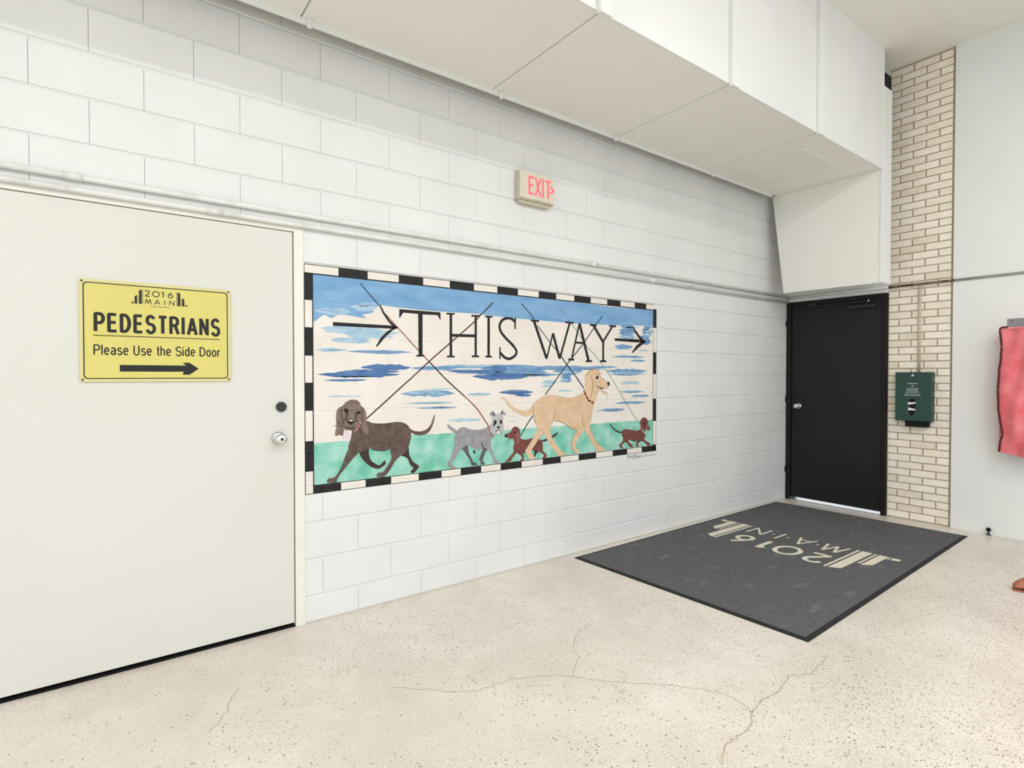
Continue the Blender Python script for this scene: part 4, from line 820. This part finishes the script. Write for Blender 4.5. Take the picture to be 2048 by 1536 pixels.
# checkered border, piece by piece
def tiles(bs, f, start):
    for i in range(len(bs)-1):
        blk = (i % 2 == 0) == start
        paint('border_tile', [('p', f(bs[i], bs[i+1]), 0)], 'black' if blk else 'cream', MU, 8)
tiles(B_TOP, lambda a,b: R4(a,b,ZT1,ZT0), False)
tiles(B_BOT, lambda a,b: R4(a,b,ZB0,ZB1), True)
tiles(B_LEFT, lambda a,b: R4(XL0,XL1,a,b), True)
tiles(B_RIGHT, lambda a,b: R4(XR0,XR1,a,b), True)
for nm, pts, wd in (('border_line',[(XL0,ZT0),(XR0,ZT0)],.004),('border_line',[(XL1,ZT1),(XR1,ZT1+.004)],.007),('border_line',[(XL0,ZT0),(XL0,ZB0)],.003),('border_line',[(XL1,ZT1),(XL1,ZB0)],.006),
                    ('border_line',[(XL1,ZB1),(XR1,ZB1)],.004),('border_line',[(XL0,ZB0),(XR1,ZB0)],.003),('border_line',[(XR0,ZT1),(XR0,ZB1)],.0035),('border_line',[(XR1,ZT1),(XR1,ZB0)],.0035)):
    paint(nm, [('l', pts, wd)], 'black', MU, 8.6)

# ================================================================== LOGO
def logo_shapes():
    """building-bars-and-numerals mark in a unit box: list of ('p',pts) and ('l',pts,width)"""
    s = []; thin = []
    def bars(mir):
        f = (lambda u: 1-u) if mir else (lambda u: u)
        for a, b, ha, hb, th in ((0,.036,.09,.115,0),(.043,.051,.12,.13,1),(.056,.098,.50,.60,0),(.107,.118,.55,.57,1),(.131,.180,.92,1.0,0),(.190,.203,1.0,1.0,1)):
            q = [(f(a),0),(f(b),0),(f(b),hb),(f(a),ha)]
            (thin if th else s).append(('p', q))
    bars(False); bars(True)
    W1 = .045
    arc = lambda cx,cy,rx,ry,a0,a1,n=18: [(cx+rx*cos(radians(a0+(a1-a0)*i/n)), cy+ry*sin(radians(a0+(a1-a0)*i/n))) for i in range(n+1)]
    d = []
    d.append(arc(.275,.86,.038,.10,170,-35,12)+[(.240,.565),(.325,.565)])
    d.append(arc(.428,.75,.058,.19,0,360,32))
    d.append([(.532,.86),(.560,.94),(.560,.55)])
    d.append(arc(.690,.67,.040,.115,150,510,24)); d.append([(.653,.70),(.672,.82),(.712,.95)])
    m = []
    m.append([(.237,.02),(.262,.36),(.292,.05),(.322,.36),(.347,.02)])
    m.append([(.407,.02),(.452,.36),(.497,.02)]); m.append([(.425,.13),(.479,.13)])
    m.append([(.585,.02),(.585,.36)])
    m.append([(.672,.02),(.672,.35),(.755,.03),(.755,.37)])
    dots = [(.377,.18),(.541,.18),(.629,.18)]
    return s, thin, d, m, dots
def logo(parent, M, m_bar, m_thin, m_dig, w, h, lift, lw=.034):
    s, thin, d, mm, dots = logo_shapes()
    for q in s:
        bm = bmesh.new(); flat_fill(bm, q[1], M); obj('logo_bar', bm, m_bar, parent)
    for q in thin:
        bm = bmesh.new(); flat_fill(bm, q[1], M); obj('logo_bar', bm, m_thin, parent)
    def strokes(name, ls, wd):
        bm = bmesh.new(); k0 = 0
        for l in ls:
            P = [(p[0]*w, p[1]*h) for p in l]; k0 = flat_ribbon(bm, P, wd, lambda p: M((p[0]/w, p[1]/h)), lift, k0)
        obj(name, bm, m_dig, parent)
    strokes('numeral', d[0:1], .062*h); strokes('numeral', d[1:2], .062*h); strokes('numeral', d[2:3], .066*h); strokes('numeral', d[3:5], .062*h)
    strokes('logo_letter', mm[0:1], lw*h); strokes('logo_letter', mm[1:3], lw*h); strokes('logo_letter', mm[3:4], lw*h); strokes('logo_letter', mm[4:5], lw*h)
    strokes('logo_dots', [[(x-.006,y),(x+.006,y)] for x,y in dots], .04*h)

# ------------------------------------------------------------------ plain grotesque stroke letters: (advance, strokes) in a box 1 high
def arc(cx, cy, rx, ry, a0, a1, n=10):
    return [(cx+rx*cos(radians(a0+(a1-a0)*i/n)), cy+ry*sin(radians(a0+(a1-a0)*i/n))) for i in range(n+1)]
S_UP = arc(.28,.735,.23,.235,20,250,14)+arc(.29,.262,.245,.245,75,-165,14)
S_LO = arc(.21,.535,.165,.165,25,245,12)+arc(.215,.195,.18,.18,75,-165,12)
GL = {
 'P':(.60,[[(.04,0),(.04,1)],[(.0,.97),(.30,.97)]+arc(.30,.72,.22,.25,90,-90)+[(.04,.47)]]),
 'E':(.56,[[(.04,0),(.04,1)],[(0,.96),(.50,.96)],[(.04,.52),(.47,.52)],[(0,.04),(.52,.04)]]),
 'D':(.64,[[(.04,0),(.04,1)],[(0,.96),(.22,.96)]+arc(.22,.5,.32,.46,90,-90,14)+[(0,.04)]]),
 'S':(.60,[S_UP]),
 'T':(.56,[[(.27,0),(.27,1)],[(0,.96),(.54,.96)]]),
 'R':(.62,[[(.04,0),(.04,1)],[(0,.96),(.30,.96)]+arc(.30,.73,.21,.23,90,-90)+[(.04,.50)],[(.30,.50),(.38,.40),(.56,0)]]),
 'I':(.16,[[(.05,0),(.05,1)]]),
 'A':(.66,[[(.02,0),(.31,.98),(.60,0)],[(.13,.30),(.49,.30)]]),
 'N':(.62,[[(.04,0),(.04,1)],[(.04,.97),(.52,.03)],[(.52,0),(.52,1)]]),
 'U':(.62,[[(.04,1),(.04,.32)]+arc(.27,.28,.23,.26,180,360,12)+[(.50,.32),(.50,1)]]),
 'l':(.15,[[(.04,0),(.04,1)]]), 'i':(.15,[[(.04,0),(.04,.72)],[(.04,.88),(.04,1)]]),
 'e':(.50,[[(.04,.37),(.40,.37)]+arc(.22,.36,.185,.335,5,320,18)]),
 'a':(.50,[arc(.22,.55,.17,.15,160,0,8)+[(.39,.5),(.39,.12),(.43,.02)],[(.39,.42),(.25,.40)]+arc(.20,.21,.16,.18,90,270,8)+[(.28,.06),(.39,.18)]]),
 's':(.46,[S_LO]),
 't':(.28,[[(.12,.95),(.12,.14),(.17,.04),(.25,.04)],[(.0,.69),(.25,.69)]]),
 'h':(.48,[[(.04,0),(.04,1)],[(.04,.50)]+arc(.21,.52,.17,.17,160,0,8)+[(.38,0)]]),
 'd':(.50,[[(.40,0),(.40,1)],arc(.22,.36,.18,.33,0,360,18)]),
 'o':(.49,[arc(.22,.36,.19,.335,0,360,20)]),
 'r':(.30,[[(.04,0),(.04,.72)],[(.04,.46),(.10,.62),(.19,.69),(.28,.68)]]),
 ' ':(.26,[]) }
def stroke_text(bm, txt, x0, x1, y0, y1, wd, M, gap=.1):
    tot = sum(GL[c][0]+gap for c in txt)-gap-.03; k = (x1-x0)/tot; h = y1-y0; x = 0.0
    k0 = 0
    for c in txt:
        for l in GL[c][1]:
            k0 = flat_ribbon(bm, [(x0+(x+p[0])*k, y0+p[1]*h) for p in l], wd, M, (0,-.00003,0), k0 % 8)
        x += GL[c][0]+gap

# ================================================================== YELLOW SIGN
SG = thing('pedestrian_sign', (-.962,0,1.335), 'yellow PEDESTRIANS Please Use the Side Door sign screwed to cream door', 'sign')
def rrect(x0,x1,z0,z1,r,n=5):
    P = []
    for cx,cz,a in ((x1-r,z1-r,0),(x0+r,z1-r,90),(x0+r,z0+r,180),(x1-r,z0+r,270)):
        for i in range(n+1): P.append((cx+r*cos(radians(a+90*i/n)), cz+r*sin(radians(a+90*i/n))))
    return P
sx0, sx1, sz0, sz1 = -1.263, -.661, 1.334, 1.790
bm = bmesh.new(); prism(bm, rrect(sx0,sx1,sz0,sz1,.012), 'y', -.0070, .0012); obj('panel', bm, 'sign_edge', SG)
bm = bmesh.new(); prism(bm, rrect(sx0+.0130,sx1-.0130,sz0+.0130,sz1-.0130,.017), 'y', -.0073, -.0069); obj('border_line', bm, 'sign_black', SG)
bm = bmesh.new(); prism(bm, rrect(sx0+.0175,sx1-.0175,sz0+.0175,sz1-.0175,.014), 'y', -.0076, -.0070); obj('face', bm, 'sign_yellow', SG)
MS = lambda p: (p[0], -.0079, p[1])
bm = bmesh.new(); stroke_text(bm, 'PEDESTRIANS', -1.208, -.713, 1.560, 1.641, .0138, MS, .24); obj('lettering', bm, 'sign_black', SG, label='bold black word PEDESTRIANS')
bm = bmesh.new(); stroke_text(bm, 'Please Use the Side Door', -1.213, -.711, 1.456, 1.500, .0056, MS, .10); obj('lettering', bm, 'sign_black', SG, label='black line Please Use the Side Door')
bm = bmesh.new(); flat_ribbon(bm, [(-1.214,1.5415),(-.710,1.5415)], .0036, MS); obj('rule', bm, 'sign_black', SG)
bm = bmesh.new(); flat_fill(bm, [(-1.119,1.3805),(-.868,1.3805),(-.872,1.366),(-.843,1.366),(-.804,1.3955),(-.843,1.424),(-.872,1.424),(-.858,1.4105),(-1.119,1.4105)], MS); obj('arrow', bm, 'sign_black', SG)
logo(SG, lambda p: MS((-1.073+.223*p[0], 1.694+.066*p[1])), 'sign_black', 'sign_grey', 'sign_black', .223, .066, (0,-.00004,0), .05)
bm = bmesh.new(); flat_ribbon(bm, [(-1.0,1.6845),(-.922,1.6845)], .0028, MS); obj('small_print', bm, 'sign_grey', SG)
for x in (sx0+.010, sx1-.010):
    for z in (sz0+.010, sz1-.010): obj('screw', lathe(bmesh.new(), [(.0065,.0048),(.0085,.0042),(.0092,.002)], (x,0,z), (0,-1,0), 12), 'dark_metal', SG)

# ================================================================== EXIT SIGN
EX = thing('exit_sign', (1.29,0,2.58), 'beige EXIT sign with red letters mounted on the block wall above the mural', 'sign')
obj('housing', BX((1.135,.0,2.584),(1.452,-.052,2.780), .006, 2), 'exit_body', EX)
obj('face_plate', BX((1.139,-.050,2.592),(1.450,-.062,2.778), .004, 2), 'exit_face', EX)
obj('base_rail', BX((1.150,.0,2.562),(1.425,-.036,2.586), .003), 'exit_body', EX)
ME = lambda p: (p[0], -.0628, p[1])
def letter(segs, wd):
    bm = bmesh.new()
    k0 = 0
    for s in segs: k0 = flat_ribbon(bm, s, wd, ME, (0,-.00004,0), k0)
    obj('letter', bm, 'exit_red', EX, label='glowing red letter')
z0, z1 = 2.622, 2.752; zm = (z0+z1)/2
letter([[(1.218,z0),(1.218,z1)],[(1.212,z1-.009),(1.258,z1-.009)],[(1.212,zm),(1.252,zm)],[(1.212,z0+.009),(1.258,z0+.009)]], .017)
letter([[(1.272,z1),(1.320,z0)],[(1.320,z1),(1.272,z0)]], .017)
letter([[(1.341,z0),(1.341,z1)]], .017)
letter([[(1.389,z0),(1.389,z1)],[(1.361,z1-.009),(1.417,z1-.009)]], .017)
bm = bmesh.new(); flat_ribbon(bm, [(1.408,zm+.026),(1.440,zm),(1.408,zm-.026)], .017, ME); obj('chevron', bm, 'exit_red', EX, label='red chevron pointing right')

# ================================================================== FLOOR MAT
MT = thing('floor_mat', (3.15,-.88,0), 'large charcoal entrance mat with cream 2016 MAIN logo before black door', 'mat')
mc = [(1.638,-.075),(4.645,-.035),(4.680,-1.668),(1.690,-1.752)]
def inset(pts, d):
    c = Vector((sum(p[0] for p in pts)/4, sum(p[1] for p in pts)/4))
    return [(p[0]+math.copysign(d, c.x-p[0]), p[1]+math.copysign(d, c.y-p[1])) for p in pts]
bm = bmesh.new()
A = [bm.verts.new((*p,.0)) for p in mc]; B = [bm.verts.new((*p,.004)) for p in inset(mc,.002)]; Cc = [bm.verts.new((*p,.0085)) for p in inset(mc,.026)]
for r0, r1 in ((A,B),(B,Cc)):
    for i in range(4): bm.faces.new((r0[i],r0[(i+1)%4],r1[(i+1)%4],r1[i]))
bm.faces.new(Cc); obj('rubber_border', bm, 'mat_rubber', MT)
bm = bmesh.new(); n = 40; cc = inset(mc,.028); rr = random.Random(9)
V = []
for j in range(n+1):
    rw = []
    for i in range(n+1):
        u, v = i/n, j/n
        x = (cc[0][0]*(1-u)+cc[1][0]*u)*(1-v)+(cc[3][0]*(1-u)+cc[2][0]*u)*v; y = (cc[0][1]*(1-u)+cc[1][1]*u)*(1-v)+(cc[3][1]*(1-u)+cc[2][1]*u)*v
        e = 0 if i in (0,n) or j in (0,n) else 1
        rw.append(bm.verts.new((x,y,.0088+e*(.0022+.0007*sin(x*5+y*3)+.0006*sin(y*9-x*2)))))
    V.append(rw)
for j in range(n):
    for i in range(n): bm.faces.new((V[j][i],V[j][i+1],V[j+1][i+1],V[j+1][i]))
obj('carpet', bm, 'carpet', MT, smooth=True)
logo(MT, lambda p: (3.492-.585*p[1], -1.573+1.436*p[0], .0135), 'mat_logo', 'mat_logo', 'mat_logo', 1.436, .585, (0,0,.00012))

# ================================================================== GREEN DISPENSER
GD = thing('bag_dispenser', (XB,-1.24,.93), 'dark green metal pet waste bag dispenser box on the brick pier', 'dispenser')
gx = 4.835
bm = BX((gx,-1.070,.940),(XB-.003,-1.356,1.390), .005, 2); obj('box_body', bm, 'green_metal', GD)
obj('lid_edge', BX((gx-.002,-1.069,1.383),(XB-.003,-1.357,1.3915), .002), 'green_metal', GD)
MG = lambda p: (gx-.0012, p[0], p[1])
slot = [(-1.190,1.145),(-1.182,1.130),(-1.180,1.045),(-1.190,1.005),(-1.206,.982),(-1.222,1.005),(-1.232,1.045),(-1.234,1.130),(-1.226,1.145)]
bm = bmesh.new(); prism(bm, slot, 'x', gx-.0010, gx+.004); obj('slot', bm, 'shadow_black', GD, label='black dispensing slot')
for q in ([(-1.174,1.112),(-1.240,1.116),(-1.236,1.104),(-1.180,1.090)], [(-1.180,1.066),(-1.236,1.050),(-1.236,1.040),(-1.178,1.040)]):
    bm = bmesh.new(); prism(bm, q, 'x', gx-.008, gx-.001); obj('bag_end', bm, 'white_bag', GD, label='white bag end poking out')
for z, w_, h_, c in ((1.290,.080,.010,0),(1.246,.086,.006,0),(1.236,.090,.006,0),(1.226,.094,.006,0),(1.216,.098,.005,0),(1.205,.108,.005,0),(1.194,.112,.005,0),(1.182,.130,.010,0)):
    bm = bmesh.new(); rg = random.Random(int(z*1000)); y = -1.209+w_/2
    while y > -1.209-w_/2:
        l = rg.uniform(.006,.018); prism(bm, [(y,z),(max(y-l,-1.209-w_/2),z),(max(y-l,-1.209-w_/2),z-h_*.62),(y,z-h_*.62)], 'x', gx-.0012, gx+.001); y -= l+.003
    obj('print_line', bm, 'white_ink', GD, label='tiny white printed line')
bm = bmesh.new(); prism(bm, [(-1.195,1.262),(-1.212,1.262),(-1.226,1.276),(-1.214,1.272),(-1.202,1.268)], 'x', gx-.0012, gx+.001); obj('printed_emblem', bm, 'white_ink', GD)
obj('lock', lathe(bmesh.new(), [(0,.010),(.005,.010),(.007,.007)], (gx,-1.209,1.362), (-1,0,0), 16), 'chrome', GD)
bm = bmesh.new(); prism(bm, [(-1.146,.942),(-1.333,.942),(-1.325,.888),(-1.152,.888)], 'x', gx+.012, XB-.02); obj('lower_tray', bm, 'shadow_black', GD, label='black tray under the box')

# ================================================================== RED COVER ON THE PLASTER WALL
RC = thing('extinguisher_cover', (XB-.012,-2.02,.70), 'red vinyl cover with dark piped edge hanging on the white plaster wall', 'cover')
def seam(z):          # wavering front edge of the cover
    P = [(.70,-1.845),(.735,-1.848),(.80,-1.853),(.88,-1.868),(.93,-1.862),(1.0,-1.850),(1.1,-1.840),(1.25,-1.836),(1.4,-1.842),(1.5,-1.852),(1.60,-1.856),(1.68,-1.850),(1.735,-1.843),(1.76,-1.843)]
    for a, b in zip(P[:-1], P[1:]):
        if a[0] <= z <= b[0]:
            t = (z-a[0])/(b[0]-a[0]); t = t*t*(3-2*t); return a[1]+(b[1]-a[1])*t
    return P[0][1] if z < P[0][0] else P[-1][1]
ZT, ZL = 1.745, .735; XW = XB-.014
bm = bmesh.new(); nu, nv = 26, 40; G = []; yR = -2.205
for j in range(nv+1):
    z = ZL+(ZT-ZL)*j/nv; y0 = seam(z); row_ = []
    for i in range(nu+1):
        u = i/nu; y = y0+(yR-y0)*u; zz = z
        bulge = .016*sin(pi*u)+.014*sin(7*u+z*6)*min(1,u*4)*min(1,(1-u)*5)+.010*sin(16*u-z*10+1.2)*min(1,u*3)-.012*math.exp(-((z-1.70)/.05)**2)*min(1,u*4)
        if j == 0: zz -= .030*sin(pi*min(1,u*1.0))
        if j == 1: zz -= .012*sin(pi*u)
        row_.append(bm.verts.new((4.752-bulge, y, zz)))
    G.append(row_)
for j in range(nv):
    for i in range(nu): bm.faces.new((G[j][i],G[j][i+1],G[j+1][i+1],G[j+1][i]))
obj('front', bm, 'red_vinyl', RC, smooth=True)
bm = bmesh.new(); Lf = []
for j in range(nv+1):
    z = ZL+(ZT-ZL)*j/nv; y0 = seam(z); k = sin(pi*j/nv)
    Lf.append([bm.verts.new((4.752,y0,z)), bm.verts.new((4.79,max(y0,-1.845)+.004+.005*k,z)), bm.verts.new((4.85,-1.842+.006*k,z)), bm.verts.new((XW,-1.846,z))])
for j in range(nv):
    for i in range(3): bm.faces.new((Lf[j][i],Lf[j][i+1],Lf[j+1][i+1],Lf[j+1][i]))
Rt = [[bm.verts.new((4.752,yR,ZL)), bm.verts.new((XW,yR,ZL))],[bm.verts.new((4.752,yR,ZT)), bm.verts.new((XW,yR,ZT))]]
bm.faces.new((Rt[0][0],Rt[0][1],Rt[1][1],Rt[1][0]))
obj('side', bm, 'red_vinyl', RC, smooth=True)
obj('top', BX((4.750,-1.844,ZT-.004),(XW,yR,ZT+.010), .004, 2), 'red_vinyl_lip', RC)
obj('piping', T([(4.742,seam(ZL+(ZT-ZL)*j/60),ZL+(ZT-ZL)*j/60) for j in range(61)]+[(4.742,seam(ZT)-.012,ZT+.010),(4.742,seam(ZT)-.05,ZT+.013)], .0075, 8), 'maroon_piping', RC, smooth=True, label='dark maroon piping along the edge')
PL = thing('wall_plate', (XW,-2.02,1.76), 'flat grey metal plate on the wall behind the red cover top', 'plate')
obj('plate', BX((4.905,-1.857,1.755),(XW+.001,-2.17,1.836), .002), 'grey_plate', PL)
for y in (-1.885,-2.145): obj('screw', lathe(bmesh.new(), [(0,.005),(.003,.004)], (4.905,y,1.818), (-1,0,0), 10), 'dark_metal', PL)

# ================================================================== SMALL THINGS
ST = thing('doorstop', (4.885,-1.757,0), 'small black ball doorstop on a short post at the plaster wall', 'doorstop')
obj('base', lathe(bmesh.new(), [(0,.020),(.003,.020),(.005,.012)], (4.885,-1.757,0), (0,0,1), 18), 'dark_metal', ST)
obj('post', T([(4.885,-1.757,.003),(4.885,-1.757,.032)], .0065, 12), 'dark_metal', ST)
obj('rubber_ball', lathe(bmesh.new(), [(.017*(1-cos(pi*i/10))+.028, max(.0005,.017*sin(pi*i/10))) for i in range(11)], (4.885,-1.757,0), (0,0,1), 18), 'shadow_black', ST, smooth=True)

SH = thing('shoe', (3.50,-2.24,0), 'brown leather shoe toe on the concrete at the right edge', 'shoe')
tip = Vector((3.435,-2.205,0)); ax = Vector((.80,-.60,0)); sd = Vector((.60,.80,0))
def shoe_part(prof, mname, nm, par=SH):
    bm = bmesh.new(); rings = []
    for s_, hw, zb, zt in prof:
        c = tip+ax*s_; ring = []
        for k in range(14):
            a = 2*pi*k/14; yy = cos(a)*hw; zz = (zb+zt)/2+sin(a)*(zt-zb)/2
            ring.append(bm.verts.new((c.x+sd.x*yy, c.y+sd.y*yy, zz)))
        rings.append(ring)
    for i in range(len(rings)-1):
        for k in range(14): bm.faces.new((rings[i][k],rings[i][(k+1)%14],rings[i+1][(k+1)%14],rings[i+1][k]))
    bm.faces.new(list(reversed(rings[0]))); bm.faces.new(rings[-1])
    return obj(nm, bm, mname, par, smooth=True)
shoe_part([(.0,.008,.020,.030),(.012,.026,.014,.046),(.04,.040,.012,.062),(.09,.047,.012,.082),(.15,.043,.012,.100),(.21,.036,.012,.112),(.27,.030,.012,.112),(.29,.012,.02,.10)], 'shoe_leather', 'upper')
shoe_part([(.006,.014,.010,.022),(.03,.042,.010,.024),(.09,.050,.010,.024),(.2,.038,.010,.024),(.286,.02,.010,.024)], 'shoe_sole', 'welt')
shoe_part([(-.004,.010,.0,.012),(.03,.044,.0,.013),(.09,.052,.0,.013),(.2,.040,.0,.013),(.292,.022,.0,.013)], 'shoe_leather', 'sole')

# ================================================================== CEILING STRIP LIGHTS (overhead, along the hall)
def strip_light(x, y, label):
    t = thing('strip_light', (x,y,ZC), label, 'ceiling light', 'fluorescent strip lights along the hall ceiling')
    obj('housing', BX((x-.62,y-.075,ZC-.05),(x+.62,y+.075,ZC), .004), 'lamp_housing', t)
    for dy in (-.04,.04): obj('tube', T([(x-.59,y+dy,ZC-.07),(x+.59,y+dy,ZC-.07)], .014, 10), 'lamp_tube', t)
    l = bpy.data.lights.new('tube_light','AREA'); l.shape = 'RECTANGLE'; l.size = 1.2; l.size_y = .14; l.energy = LAMP_POWER; l.color = (.985,.99,1.0)
    lo = bpy.data.objects.new('tube_light', l); _link(lo, t, (x,y,ZC-.095))
ORD = ('fourth','third','second','first')
for i, x in enumerate((-4.6,-2.4,-.2,2.0)):
    for j, y in enumerate((-3.7,-5.6)):
        strip_light(x, y, '%s fluorescent strip light from the back wall, row %s the soffit' % (ORD[i], 'nearer' if j == 0 else 'farther from'))
